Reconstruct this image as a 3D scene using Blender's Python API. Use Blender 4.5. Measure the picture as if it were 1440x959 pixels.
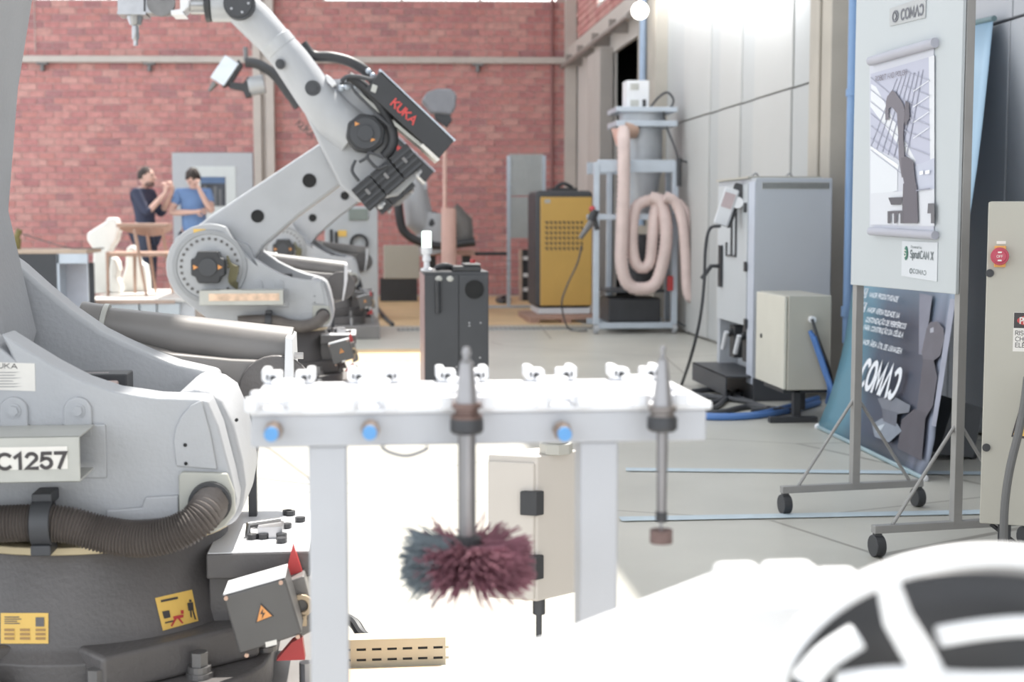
import bpy, bmesh, math, random
from mathutils import Vector, Matrix
random.seed(7)
for _o in list(bpy.data.objects): bpy.data.objects.remove(_o)
SC = bpy.context.scene
COL = SC.collection
PI = math.pi

# ---------------- camera, world, sun, exposure ----------------
F = 2000.0
CAM_H = 1.05
PITCH = math.atan(169.5/F)
YAW = math.atan(209*math.cos(PITCH)/F)
cam_data = bpy.data.cameras.new('camera'); cam = bpy.data.objects.new('camera', cam_data); COL.objects.link(cam)
cam.location = (0, 0, CAM_H); cam.rotation_euler = (PI/2-PITCH, 0, -YAW)
cam_data.sensor_width = 36; cam_data.lens = F*36/1440; cam_data.clip_start = .05; cam_data.clip_end = 200
cam_data.dof.use_dof = True; cam_data.dof.focus_distance = 3.6; cam_data.dof.aperture_fstop = 4.5
SC.camera = cam
w = bpy.data.worlds.new('world'); SC.world = w; w.use_nodes = True
w.node_tree.nodes['Background'].inputs[0].default_value = (.90, .95, 1.0, 1)
w.node_tree.nodes['Background'].inputs[1].default_value = 1.5
sd = bpy.data.lights.new('sun', 'SUN'); sd.energy = 6; sd.angle = math.radians(.6); sd.color = (1, .955, .88)
sun = bpy.data.objects.new('sun', sd); COL.objects.link(sun); sun.location = (3, 5, 12)
SUNV = Vector((.22, .45, 1)).normalized()
sun.rotation_euler = SUNV.to_track_quat('Z', 'Y').to_euler()
vs = SC.view_settings
SC.display_settings.display_device = 'sRGB'
vs.view_transform = 'Standard'; vs.look = 'None'; vs.gamma = 1; vs.use_curve_mapping = False
vs.exposure = .6

# ---------------- helpers ----------------
_R = Matrix.Rotation(-YAW, 3, 'Z') @ Matrix.Rotation(-PITCH, 3, 'X')
C0 = Vector((0, 0, CAM_H))
def ray(px, py): return _R @ Vector((px-720, F, 479.5-py))
def P(px, py, Y):
    d = ray(px, py); return C0 + d*(Y/d.y)
def G(px, py, z=0.0):
    d = ray(px, py); return C0 + d*((z-CAM_H)/d.z)
def hit(px, py, p0, n):
    d = ray(px, py); return C0 + d*((Vector(p0)-C0).dot(n)/d.dot(n))
def c(r, g, b):
    f = lambda v: ((v/255+.055)/1.055)**2.4 if v > 10 else v/255/12.92
    return (f(r), f(g), f(b), 1)
MATS = {}
def mat(name, rgb, rough=.5, metal=0, var=.06, scale=8, emit=None, bump=0, alpha=1):
    if name in MATS: return MATS[name]
    m = bpy.data.materials.new(name); m.use_nodes = True; nt = m.node_tree; b = nt.nodes['Principled BSDF']
    g_ = sum(c(*rgb)[:3])/3; col = tuple((v*.86+g_*.14)*.965+.014 for v in c(*rgb)[:3])+(1,)  # every colour greyed and lifted to carry the haze of the hall
    b.inputs['Roughness'].default_value = rough; b.inputs['Metallic'].default_value = metal
    if var:
        tc = nt.nodes.new('ShaderNodeTexCoord'); n = nt.nodes.new('ShaderNodeTexNoise'); n.inputs['Scale'].default_value = scale
        n.inputs['Detail'].default_value = 4
        nt.links.new(tc.outputs['Object'], n.inputs['Vector'])
        r = nt.nodes.new('ShaderNodeValToRGB')
        r.color_ramp.elements[0].position = .3; r.color_ramp.elements[1].position = .7
        r.color_ramp.elements[0].color = tuple(x*(1-var) for x in col[:3])+(1,)
        r.color_ramp.elements[1].color = tuple(min(1, x*(1+var)) for x in col[:3])+(1,)
        nt.links.new(n.outputs['Fac'], r.inputs['Fac']); nt.links.new(r.outputs['Color'], b.inputs['Base Color'])
        if bump:
            bp = nt.nodes.new('ShaderNodeBump'); bp.inputs['Strength'].default_value = bump; bp.inputs['Distance'].default_value = .01
            n2 = nt.nodes.new('ShaderNodeTexNoise'); n2.inputs['Scale'].default_value = scale*18
            nt.links.new(tc.outputs['Object'], n2.inputs['Vector'])
            nt.links.new(n2.outputs['Fac'], bp.inputs['Height']); nt.links.new(bp.outputs['Normal'], b.inputs['Normal'])
    else: b.inputs['Base Color'].default_value = col
    if emit:
        b.inputs['Emission Color'].default_value = col; b.inputs['Emission Strength'].default_value = emit
    MATS[name] = m; return m

class MB:
    def __init__(s): s.bm = bmesh.new()
    def box(s, x0, x1, y0, y1, z0, z1, M=None):
        v = [s.bm.verts.new((M @ Vector(p)) if M else p) for p in
             [(x0,y0,z0),(x1,y0,z0),(x1,y1,z0),(x0,y1,z0),(x0,y0,z1),(x1,y0,z1),(x1,y1,z1),(x0,y1,z1)]]
        for f in [(3,2,1,0),(4,5,6,7),(0,1,5,4),(1,2,6,5),(2,3,7,6),(3,0,4,7)]: s.bm.faces.new([v[i] for i in f])
        return s
    def prism(s, pts, y0, y1, M=None):
        """closed x-z outline extruded along y"""
        a = [s.bm.verts.new((M @ Vector((x, y0, z))) if M else (x, y0, z)) for x, z in pts]
        b = [s.bm.verts.new((M @ Vector((x, y1, z))) if M else (x, y1, z)) for x, z in pts]
        n = len(pts); s.bm.faces.new(a); s.bm.faces.new(b[::-1])
        for i in range(n): s.bm.faces.new([a[i], b[i], b[(i+1) % n], a[(i+1) % n]])
        return s
    def poly(s, pts):
        s.bm.faces.new([s.bm.verts.new(p) for p in pts]); return s
    def tube(s, pts, r, n=10, cap=True):
        pts = [Vector(p) for p in pts]; m = len(pts)
        rr = r if isinstance(r, (list, tuple)) else [r]*m
        rings = []; prev = None
        for i, p in enumerate(pts):
            t = (pts[min(i+1, m-1)]-pts[max(i-1, 0)]).normalized()
            if prev is None:
                u = t.orthogonal().normalized()
            else:
                u = (prev - t*prev.dot(t)); u = u.normalized() if u.length > 1e-6 else t.orthogonal().normalized()
            prev = u; v = t.cross(u)
            rings.append([s.bm.verts.new(p+(u*math.cos(2*PI*k/n)+v*math.sin(2*PI*k/n))*rr[i]) for k in range(n)])
        for a, b in zip(rings, rings[1:]):
            for k in range(n): s.bm.faces.new([a[k], a[(k+1) % n], b[(k+1) % n], b[k]])
        if cap: s.bm.faces.new(rings[0][::-1]); s.bm.faces.new(rings[-1])
        return s
    def cyl(s, p0, p1, r0, r1=None, n=20): return s.tube([p0, p1], [r0, r0 if r1 is None else r1], n)
    def ring(s, cen, axis, ro, ri, t, n=32):
        """annulus (flat washer) of thickness t along axis"""
        ax = Vector(axis).normalized(); u = ax.orthogonal().normalized(); v = ax.cross(u); cen = Vector(cen)
        R = []
        for k in range(n):
            d = u*math.cos(2*PI*k/n)+v*math.sin(2*PI*k/n)
            R.append([s.bm.verts.new(cen+d*ro), s.bm.verts.new(cen+d*ri), s.bm.verts.new(cen+d*ri+ax*t), s.bm.verts.new(cen+d*ro+ax*t)])
        for k in range(n):
            a, b = R[k], R[(k+1) % n]
            for j in range(4): s.bm.faces.new([a[j], a[(j+1) % 4], b[(j+1) % 4], b[j]])
        return s
    def sphere(s, cen, r, sc=(1,1,1), n=12):
        M = Matrix.Translation(Vector(cen)) @ Matrix.Diagonal((r*sc[0], r*sc[1], r*sc[2], 1))
        bmesh.ops.create_uvsphere(s.bm, u_segments=n, v_segments=max(6, n*2//3), radius=1, matrix=M); return s
    def build(s, name, m, parent=None, bevel=0, smooth=True, xf=None, seg=2):
        bmesh.ops.recalc_face_normals(s.bm, faces=s.bm.faces)
        me = bpy.data.meshes.new(name)
        if xf: s.bm.transform(xf)
        s.bm.to_mesh(me); s.bm.free()
        o = bpy.data.objects.new(name, me); COL.objects.link(o)
        for q in (m if isinstance(m, (list, tuple)) else [m]): me.materials.append(q)
        if parent: o.parent = parent
        if smooth:
            me.shade_smooth() if hasattr(me, 'shade_smooth') else None
            try: me.set_sharp_from_angle(angle=math.radians(35))
            except Exception: pass
        if bevel:
            b = o.modifiers.new('bevel', 'BEVEL'); b.width = bevel; b.segments = seg; b.limit_method = 'ANGLE'; b.angle_limit = math.radians(35)
            b.harden_normals = True
        return o
def tag(o, label=None, cat=None, group=None, kind=None):
    if label: o['label'] = label
    if cat: o['category'] = cat
    if group: o['group'] = group
    if kind: o['kind'] = kind
    return o
def empty(name, loc, label, cat, group=None, rz=0):
    o = bpy.data.objects.new(name, None); COL.objects.link(o); o.location = loc; o.rotation_euler = (0, 0, rz); o.empty_display_size = .1
    return tag(o, label, cat, group)
def smooth_path(pts, n=6):
    pts = [Vector(p) for p in pts]; out = []
    for i in range(len(pts)-1):
        p0 = pts[max(i-1, 0)]; p1 = pts[i]; p2 = pts[i+1]; p3 = pts[min(i+2, len(pts)-1)]
        for k in range(n):
            t = k/n
            out.append(.5*((2*p1)+(p2-p0)*t+(2*p0-5*p1+4*p2-p3)*t*t+(3*p1-p0-3*p2+p3)*t**3))
    out.append(pts[-1]); return out
def frame(o, right, up):
    r = Vector(right).normalized(); u = Vector(up); u = (u - r*u.dot(r)).normalized(); n = r.cross(u); o = Vector(o)
    return Matrix(((r.x, u.x, n.x, o.x), (r.y, u.y, n.y, o.y), (r.z, u.z, n.z, o.z), (0, 0, 0, 1)))
def _A(cx, cy, rx, ry, a0, a1, n=10): return [(cx+rx*math.cos(math.radians(a0+(a1-a0)*k/n)), cy+ry*math.sin(math.radians(a0+(a1-a0)*k/n))) for k in range(n+1)]
GLY = {   # stroke letters: width, list of strokes; capitals 1 high
 'A': (.8, [[(0,0),(.4,1),(.8,0)], [(.16,.35),(.64,.35)]]), 'B': (.62, [[(0,0),(0,1)]+_A(.34,.76,.26,.24,90,-90)+[(0,.52)], [(.3,.52)]+_A(.34,.26,.28,.26,90,-90)+[(0,0)]]),
 'C': (.76, [_A(.42,.5,.42,.5,48,312,16)]), 'D': (.72, [[(0,0),(0,1),(.3,1)]+_A(.3,.5,.42,.5,90,-90)+[(0,0)]]), 'E': (.56, [[(.56,0),(0,0),(0,1),(.56,1)], [(0,.52),(.48,.52)]]),
 'F': (.54, [[(0,0),(0,1),(.54,1)], [(0,.52),(.46,.52)]]), 'G': (.8, [_A(.42,.5,.42,.5,48,330,16)+[(.8,.45),(.48,.45)]]), 'H': (.7, [[(0,0),(0,1)], [(.7,0),(.7,1)], [(0,.52),(.7,.52)]]),
 'I': (.02, [[(0,0),(0,1)]]), 'J': (.5, [[(.5,1),(.5,.25)]+_A(.25,.25,.25,.25,0,-170)]), 'K': (.66, [[(0,0),(0,1)], [(.62,1),(0,.42)], [(.2,.6),(.66,0)]]), 'L': (.52, [[(0,1),(0,0),(.52,0)]]),
 'M': (.9, [[(0,0),(.06,1),(.45,.2),(.84,1),(.9,0)]]), 'N': (.7, [[(0,0),(0,1),(.7,0),(.7,1)]]), 'O': (.86, [_A(.43,.5,.43,.5,0,360,20)]), 'P': (.6, [[(0,0),(0,1),(.3,1)]+_A(.32,.74,.28,.26,90,-90)+[(0,.48)]]),
 'Q': (.86, [_A(.43,.5,.43,.5,0,360,20), [(.5,.25),(.86,-.06)]]), 'R': (.64, [[(0,0),(0,1),(.3,1)]+_A(.32,.74,.28,.26,90,-90)+[(0,.48)], [(.3,.48),(.64,0)]]),
 'S': (.6, [_A(.31,.75,.27,.25,30,250,10)+_A(.3,.26,.3,.26,80,-150,10)]), 'T': (.66, [[(.33,0),(.33,1)], [(0,1),(.66,1)]]), 'U': (.68, [[(0,1),(0,.34)]+_A(.34,.34,.34,.34,180,360)+[(.68,1)]]),
 'V': (.76, [[(0,1),(.38,0),(.76,1)]]), 'W': (1.1, [[(0,1),(.28,0),(.55,.9),(.82,0),(1.1,1)]]), 'X': (.7, [[(0,0),(.7,1)], [(0,1),(.7,0)]]), 'Y': (.7, [[(0,1),(.35,.48),(.7,1)], [(.35,.48),(.35,0)]]), 'Z': (.64, [[(0,1),(.64,1),(0,0),(.64,0)]]),
 '1': (.4, [[(.0,.76),(.28,1),(.28,0)]]), '2': (.58, [_A(.29,.72,.28,.28,165,-35,10)+[(0,0),(.6,0)]]), '5': (.58, [[(.54,1),(.1,1),(.04,.55)]+_A(.28,.33,.3,.33,120,-150,12)]), '7': (.56, [[(0,1),(.56,1),(.2,0)]]),
 '\u039b': (.8, [[(0,0),(.4,1),(.8,0)]]), '\u0186': (.76, [_A(.34,.5,.42,.5,132,-132,16)]), ' ': (.3, []),
 'p': (.5, [[(0,-.3),(0,.66)], _A(.25,.33,.25,.33,0,360,14)]), 'r': (.32, [[(0,0),(0,.66)], _A(.25,.4,.25,.26,180,70,6)]), 'u': (.48, [[(0,.66),(0,.24)]+_A(.24,.24,.24,.24,180,360,8)+[(.48,.66)], [(.48,.3),(.48,0)]]),
 't': (.36, [[(.16,.9),(.16,.1),(.3,0)], [(0,.66),(.34,.66)]]), 'o': (.52, [_A(.26,.33,.26,.33,0,360,14)]), 'w': (.7, [[(0,.66),(.18,0),(.35,.6),(.52,0),(.7,.66)]]), 'e': (.5, [[(0,.35),(.5,.35)]+_A(.25,.33,.25,.33,5,310,12)]),
 'd': (.5, [[(.5,0),(.5,1)], _A(.25,.33,.25,.33,0,360,14)]), 'b': (.5, [[(0,0),(0,1)], _A(.25,.33,.25,.33,0,360,14)]), 'y': (.5, [[(0,.66),(.25,0)], [(.5,.66),(.12,-.3)]])}
_ACC = {'\u00c7': ('C', [[(.42,0),(.46,-.2),(.3,-.24)]]), '\u00c3': ('A', [[(.15,1.16),(.32,1.26),(.48,1.16),(.65,1.26)]]), '\u00c9': ('E', [[(.2,1.14),(.42,1.34)]]), '\u00c1': ('A', [[(.3,1.14),(.52,1.34)]]), '\u00da': ('U', [[(.25,1.14),(.48,1.34)]])}
for _k, (_b, _s) in _ACC.items(): GLY[_k] = (GLY[_b][0], GLY[_b][1]+_s)
def text(name, body, size, m, parent, M, extrude=0, width=None, align='CENTER', bold=0, weight=.15):
    """flat lettering built from short strokes; M maps x,y to the surface"""
    cap = size*.72; x = 0; st = []
    for ch in body:
        w_, s_ = GLY[ch]
        for q in s_: st.append([(x+a, b) for a, b in q])
        x += w_+.24
    x -= .24; kx = (width/x) if width else cap
    hw = cap*weight/2+bold; mb = MB(); ox = 0 if align == 'LEFT' else -x*kx/2
    for si, q in enumerate(st):
        lv = .00015*(si % 3); pts = [Vector((ox+a*kx, (b-.5)*cap, lv)) for a, b in q]; n_ = len(pts)
        closed = (pts[0]-pts[-1]).length < 1e-6; rows = []
        for k in range(n_):
            d0 = (pts[k]-pts[k-1] if k else (pts[-1]-pts[-2] if closed else pts[1]-pts[0])).normalized()
            d1 = (pts[k+1]-pts[k] if k < n_-1 else (pts[1]-pts[0] if closed else d0)).normalized()
            t = d0+d1; t = t.normalized() if t.length > .3 else d0
            nn_ = Vector((-t.y, t.x, 0)); kk = min(1.9, 1/max(.3, abs(nn_.dot(Vector((-d0.y, d0.x, 0))))))
            e = Vector((0, 0, 0))
            if not closed and k == 0: e = -d1*hw*.8
            if not closed and k == n_-1: e = d0*hw*.8
            rows.append((mb.bm.verts.new(pts[k]+e-nn_*hw*kk), mb.bm.verts.new(pts[k]+e+nn_*hw*kk)))
        for a, b in zip(rows, rows[1:]): mb.bm.faces.new([a[0], b[0], b[1], a[1]])
    o = mb.build(name, m, parent, xf=M, smooth=False)
    return o
def rel(parent, M):
    """world matrix -> matrix local to an (unparented) parent"""
    return (Matrix.Translation(parent.location) @ parent.rotation_euler.to_matrix().to_4x4()).inverted() @ M
def lp(parent):
    inv = (Matrix.Translation(parent.location) @ parent.rotation_euler.to_matrix().to_4x4()).inverted()
    return lambda p: inv @ Vector(p)
def pb(mb, x0, y0, x1, y1, Y, depth, org=Vector((0,0,0)), z0=None):
    """box whose front face spans the given outline measured at distance Y"""
    a = P(x0, y1, Y)-org; b = P(x1, y0, Y)-org
    mb.box(a.x, b.x, a.y, a.y+depth, (a.z if z0 is None else z0-org.z), b.z); return mb

# ---------------- materials ----------------
M_paint = mat('robot_grey_paint', (172,174,179), .42, 0, .05, 5, bump=.12)
M_cast = mat('dark_cast_metal', (92,88,88), .45, 0, .14, 6, bump=.15)
M_castg = mat('grey_cast_housing', (124,120,118), .4, 0, .12, 5)
M_black = mat('black_plastic', (42,43,48), .45, 0, .1, 9)
M_blk2 = mat('charcoal_sheet', (58,60,66), .5, 0, .06, 4)
M_rub = mat('black_rubber_hose', (92,84,80), .5, 0, .2, 12)
M_steel = mat('bare_steel', (165,165,168), .28, .85, .1, 14)
M_dsteel = mat('dull_steel', (120,118,118), .4, .6, .15, 14)
M_white = mat('white_powder_coat', (228,229,233), .4, 0, .03, 6)
M_legw = mat('pale_grey_profile', (182,184,190), .45, 0, .03, 6)
M_beige = mat('beige_enclosure', (178,174,162), .5, 0, .03, 3)
M_cab = mat('cabinet_grey', (182,186,193), .5, 0, .04, 2)
M_cabd = mat('cabinet_door_grey', (188,192,196), .5, 0, .03, 2)
M_yel = mat('safety_yellow', (236,190,70), .5, 0, .04, 6)
M_yel2 = mat('compressor_yellow', (212,166,62), .5, 0, .04, 4)
M_orng = mat('orange_mark', (230,150,60), .5, 0, .04, 6)
M_red = mat('signal_red', (196,38,40), .4, 0, .05, 9)
M_redt = mat('red_lettering', (225,52,48), .5, 0, 0)
M_ink = mat('dark_ink', (60,54,56), .6, 0, 0)
M_paper = mat('white_paper_label', (226,222,216), .6, 0, .03, 20)
M_blue = mat('blue_tube', (62,118,190), .4, 0, .08, 9)
M_bluep = mat('blue_pipe_paint', (112,150,196), .5, 0, .05, 4)
M_teal = mat('teal_pipe_paint', (128,152,152), .5, 0, .05, 4)
M_col = mat('beige_column', (176,168,156), .7, 0, .08, 3)
M_alu = mat('aluminium_frame', (190,200,212), .35, .3, .05, 7)
M_peach = mat('peach_painted_steel', (212,166,152), .5, 0, .06, 6)
M_wood = mat('light_wood', (206,176,158), .55, 0, .1, 6)
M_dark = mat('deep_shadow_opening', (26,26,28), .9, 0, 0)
M_green = mat('logo_green', (50,120,100), .6, 0, 0)
# ---------------- large structure ----------------
def floor_material():
    m = bpy.data.materials.new('polished_concrete'); m.use_nodes = True; nt = m.node_tree; b = nt.nodes['Principled BSDF']
    tc = nt.nodes.new('ShaderNodeTexCoord'); n = nt.nodes.new('ShaderNodeTexNoise'); n.inputs['Scale'].default_value = 1.2; n.inputs['Detail'].default_value = 8
    nt.links.new(tc.outputs['Object'], n.inputs['Vector'])
    r = nt.nodes.new('ShaderNodeValToRGB'); r.color_ramp.elements[0].position = .3; r.color_ramp.elements[1].position = .75
    r.color_ramp.elements[0].color = c(178,176,168); r.color_ramp.elements[1].color = c(198,195,186)
    nt.links.new(n.outputs['Fac'], r.inputs['Fac'])
    v = nt.nodes.new('ShaderNodeTexVoronoi'); v.feature = 'DISTANCE_TO_EDGE'; v.inputs['Scale'].default_value = .55
    nt.links.new(tc.outputs['Object'], v.inputs['Vector'])
    lt = nt.nodes.new('ShaderNodeMath'); lt.operation = 'LESS_THAN'; lt.inputs[1].default_value = .0035
    nt.links.new(v.outputs['Distance'], lt.inputs[0])
    mx = nt.nodes.new('ShaderNodeMixRGB'); mx.inputs['Color2'].default_value = c(150,146,138)
    nt.links.new(lt.outputs[0], mx.inputs['Fac']); nt.links.new(r.outputs['Color'], mx.inputs['Color1'])
    nt.links.new(mx.outputs['Color'], b.inputs['Base Color']); b.inputs['Roughness'].default_value = .38
    return m
floor = MB().box(-8, 3.3, -3, 22.5, -.2, 0).build('floor', floor_material(), smooth=False); tag(floor, kind='structure')
# ochre strip of floor paint in the far bay, blue guide lines
M_ochre = mat('ochre_floor_paint', (222,186,132), .5, 0, .08, 2)
M_tape = mat('pale_blue_line_paint', (184,200,210), .5, 0, .06, 20)
o = MB().box(-1.6, 2.2, 14.2, 19.6, .0005, .003).build('ochre_floor_marking', M_ochre, floor, smooth=False)
o = MB().box(-1.3, .9, 10.6, 11.6, .0005, .003).build('ochre_floor_marking', M_ochre, floor, smooth=False)
def floor_line(pa, pb_, wd):
    a, b = G(*pa), G(*pb_); d = (b-a).normalized(); s = Vector((-d.y, d.x, 0))*wd/2
    m = MB(); z = Vector((0, 0, .004))
    m.poly([a-s+z, b-s+z, b+s+z, a+s+z]).build('painted_line', M_tape, floor, smooth=False)
floor_line((880, 661), (1439, 667), .08); floor_line((872, 731), (1439, 720), .075)

# back wall: brick, slightly out of square with the hall axis
WA = math.radians(4.4); CX, CY = 2.98, 20.0
M_mort = mat('pink_grey_mortar', (196,172,166), .9, 0, .06, 30)
WM = Matrix.Translation((CX, CY, 0)) @ Matrix.Rotation(-WA, 4, 'Z')
wb = MB().box(-10.6, 0, 0, .25, 0, 4.09)
for a, b in ((-10.6, -7.55), (-6.0, -3.55), (-.27, 0)): wb.box(a, b, 0, .25, 4.09, 6.0)
wb.box(-10.6, 0, 0, .25, 5.3, 6.0)
wall_back = wb.build('wall_back', M_mort, smooth=False); wall_back.matrix_world = WM; tag(wall_back, kind='structure')
BRK = []
for i, col in enumerate([(200,132,128), (194,124,122), (206,140,134), (186,118,118), (206,148,140), (198,128,122), (176,118,120)]):
    BRK.append(mat('brick_red_%s' % 'abcdefg'[i], col, .85, 0, .14, 14))
def brick_mesh(m):
    b = MB().box(-.107, .107, -.012, .004, -.0415, .0415); me = bpy.data.meshes.new('brick'); bmesh.ops.recalc_face_normals(b.bm, faces=b.bm.faces)
    b.bm.to_mesh(me); b.bm.free(); me.materials.append(m); return me
BMS = [brick_mesh(m) for m in BRK]
cells = []
for r in range(44):
    z = .0475 + r*.095
    for k in range(47):
        x = -.12 - k*.227 - (.1135 if r % 2 else 0)
        if x < -10.45 or (z > 4.05 and (-7.6 < x < -5.9 or -3.6 < x < -.2)): continue
        cells.append((x, z, random.choice([0,0,1,1,2,2,3,4,5,5,6])))
def wd(cell): return (WM @ Vector((cell[0], 0, cell[1])) - C0).length
vis = [q for q in cells if q[1] > .7 and q[1] < 4.1 and -2.4 < q[0] < -.1]
vis.sort(key=wd); ind = set(vis[:296])
for q in vis[:296]:
    b = bpy.data.objects.new('brick', BMS[q[2]]); COL.objects.link(b); b.parent = wall_back; b.location = (q[0], random.uniform(-.002, .002), q[1])
fb = MB(); idx = []
for q in cells:
    if q in ind: continue
    y = random.uniform(-.014, -.009); fb.box(q[0]-.107, q[0]+.107, y, .004, q[1]-.0415, q[1]+.0415); idx.append(q[2])
bf = fb.build('brickwork', BRK, wall_back, smooth=False); tag(bf, kind='stuff')
for i, p in enumerate(bf.data.polygons): p.material_index = idx[i//6]
# clerestory windows above the brick
M_glow = mat('daylit_window_glass', (250,252,255), .3, 0, 0)
_b = M_glow.node_tree.nodes['Principled BSDF']; _b.inputs['Emission Color'].default_value = (1, 1, 1, 1); _b.inputs['Emission Strength'].default_value = 1.6
M_wfr = mat('window_frame_paint', (222,220,214), .5, 0, .04, 5)
for n, (a, b) in enumerate(((-7.55, -6.0), (-3.55, -.27))):
    w_ = MB(); 
    for z0, z1 in ((4.09, 4.11), (5.25, 5.3)): w_.box(a, b, .05, .15, z0, z1)
    k = a
    while k < b-.1: w_.box(k, k+.05, .05, .15, 4.11, 5.25); k += (b-a)/3
    fo = w_.build('window_%d' % (n+1), M_wfr, smooth=False); fo.matrix_world = WM; tag(fo, kind='structure')
    MB().box(a, b, .09, .11, 4.10, 5.27).build('pane', M_glow, fo, smooth=False)
# steel rail / beam on the back wall, columns, conduit
def wl(px, py):  # image -> wall-local x,z
    n = WM.to_3x3() @ Vector((0, -1, 0)); return WM.inverted() @ hit(px, py, (CX, CY, 0), n)
M_beam = mat('cream_beam_paint', (196,186,178), .6, 0, .05, 4)
zb = wl(600, 86).z
bo = MB().box(-10.6, 0, -.12, -.012, zb-.04, zb+.05).build('trim_1', M_beam, bevel=.006); bo.matrix_world = WM; tag(bo, kind='structure')
for px in (62, 212, 672):
    q = wl(px, 96); m = MB(); m.box(q.x-.08, q.x+.08, -.1, -.04, zb-.07, zb-.04); m.cyl((q.x, -.07, zb-.07), (q.x, -.07, zb-.16), .03, .035, 12)
    o = m.build('ceiling_sprinkler' if False else 'wall_hook', M_dsteel, bevel=.003); o.matrix_world = WM
    tag(o, {62:'small bracket lamp under the cream rail, leftmost by the tall robot arm', 212:'small bracket lamp under the cream rail, below the spindle tool', 672:'small bracket lamp under the cream rail, right of the robot black box'}[px], 'fixture', 'small brackets under the wall rail')
a, b = wl(359, 200), wl(388, 200)
cm = MB(); cm.box(a.x, a.x+.11, -.16, 0, 0, 6); cm.box(b.x-.11, b.x, -.16, 0, 0, 6); cm.box(a.x+.11, b.x-.11, -.08, 0, 0, 6)
o = cm.build('trim_2', M_beam, bevel=.005); o.matrix_world = WM; tag(o, kind='structure')
q = wl(776, 100); o = MB().cyl((q.x, -.045, .2), (q.x, -.045, 6), .022, n=10).build('trim_3', mat('brown_conduit', (150,96,94), .6), None); o.matrix_world = WM; tag(o, kind='structure')
q = wl(40, 50); o = MB().cyl((q.x+.1, -.03, zb+.1), (q.x+.1, -.03, 6), .006, n=8).build('trim_4', M_beam); o.matrix_world = WM; tag(o, kind='structure')
o = MB().box(-.16, 0, -.2, 0, 0, 6).build('trim_5', M_beam, bevel=.006); o.matrix_world = WM; tag(o, kind='structure')

# right wall
XW = 2.98
def yw(px): # distance along the hall of a column of the picture on the right wall
    d = ray(px, 310); return XW/d.x*d.y
def zw(px, py): return hit(px, py, (XW, 0, 0), Vector((1, 0, 0))).z
M_wallp = mat('pale_plaster', (206,200,194), .8, 0, .03, 2)
M_panel = mat('insulated_wall_panel', (184,184,182), .55, 0, .025, 1.5)
M_panel2 = mat('insulated_wall_panel_shade', (176,178,178), .55, 0, .025, 1.5)
M_panel3 = mat('blue_grey_wall_panel', (168,171,178), .5, 0, .03, 1.5)
Yo0, Yo1 = yw(861), yw(908)     # dark opening far, near
wr = MB()
wr.box(XW, XW+.05, Yo0, 20.2, 0, 3.75)              # pale wall by the corner
wr.box(XW, XW+.05, Yo1, Yo0, 3.05, 3.75)            # over opening
wr.box(XW+.06, XW+.25, -1.5, Yo1, 0, 6)             # behind panels
wr.box(XW, XW+.25, yw(875), 20.2, 3.75, 3.78); wr.box(XW, XW+.25, yw(838), 20.2, 3.75, 6)
wr.box(XW, XW+.25, Yo1, 20.2, 4.6, 6)
wall_right = wr.build('wall_right', M_wallp, smooth=False); tag(wall_right, kind='structure')
# dark room behind the opening
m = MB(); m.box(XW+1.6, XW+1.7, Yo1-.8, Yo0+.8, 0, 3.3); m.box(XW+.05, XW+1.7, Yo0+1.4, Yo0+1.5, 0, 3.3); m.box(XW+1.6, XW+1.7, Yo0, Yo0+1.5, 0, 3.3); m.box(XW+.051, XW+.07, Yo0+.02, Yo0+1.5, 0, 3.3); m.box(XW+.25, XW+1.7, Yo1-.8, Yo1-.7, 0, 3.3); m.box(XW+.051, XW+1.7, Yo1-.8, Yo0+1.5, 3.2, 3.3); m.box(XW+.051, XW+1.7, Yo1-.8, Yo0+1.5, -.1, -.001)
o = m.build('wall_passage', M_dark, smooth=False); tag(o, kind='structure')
# door jamb columns beside opening
m = MB(); m.box(XW-.16, XW+.02, Yo0, yw(843), 0, 3.1)
o = m.build('trim_6', mat('jamb_paint', (188,180,174), .7, 0, .04, 3), bevel=.005); tag(o, kind='structure')
# sloped looking wall rail along the right wall, pipe below it
m = MB(); m.box(XW-.14, XW, Yo1-.1, 20.1, 3.27, 3.44); o = m.build('trim_7', M_beam, bevel=.006); tag(o, kind='structure')
m = MB(); m.cyl((XW-.2, Yo1, 3.19), (XW-.2, 20, 3.19), .03, n=10)
for y in (16, 17.2, 18.4, 19.4): m.box(XW-.22, XW, y, y+.04, 3.15, 3.3)
o = m.build('trim_8', mat('rail_pipe', (150,140,134), .5), bevel=0); tag(o, kind='structure')
# brick over the rail
bb = MB(); idx = []
r = 0; z = 3.5
while z < 5.9:
    y = 19.85 - (.11 if r % 2 else 0)
    while y > Yo1+.15:
        if not (3.76 < z < 4.62 and yw(875)+.0 < 99 and y < yw(838)+.05):
            bb.box(XW-.014, XW+.004, y-.214, y, z-.0415, z+.0415); idx.append(random.choice([0,2,4,4,5,1]))
        y -= .227
    z += .095; r += 1
o = bb.build('brickwork', BRK, wall_right, smooth=False); tag(o, kind='stuff')
for i, p in enumerate(o.data.polygons): p.material_index = idx[i//6]
m = MB(); m.box(XW+.02, XW+.1, Yo1, yw(838), 3.75, 3.8); m.box(XW+.02, XW+.1, Yo1, yw(838), 4.56, 4.6)
y = Yo1
while y < yw(838): m.box(XW+.02, XW+.1, y, y+.05, 3.8, 4.56); y += .7
o = m.build('window_3', M_wfr, smooth=False); tag(o, kind='structure')
MB().box(XW+.05, XW+.07, Yo1, yw(838), 3.78, 4.58).build('pane', M_glow, o, smooth=False)
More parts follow.
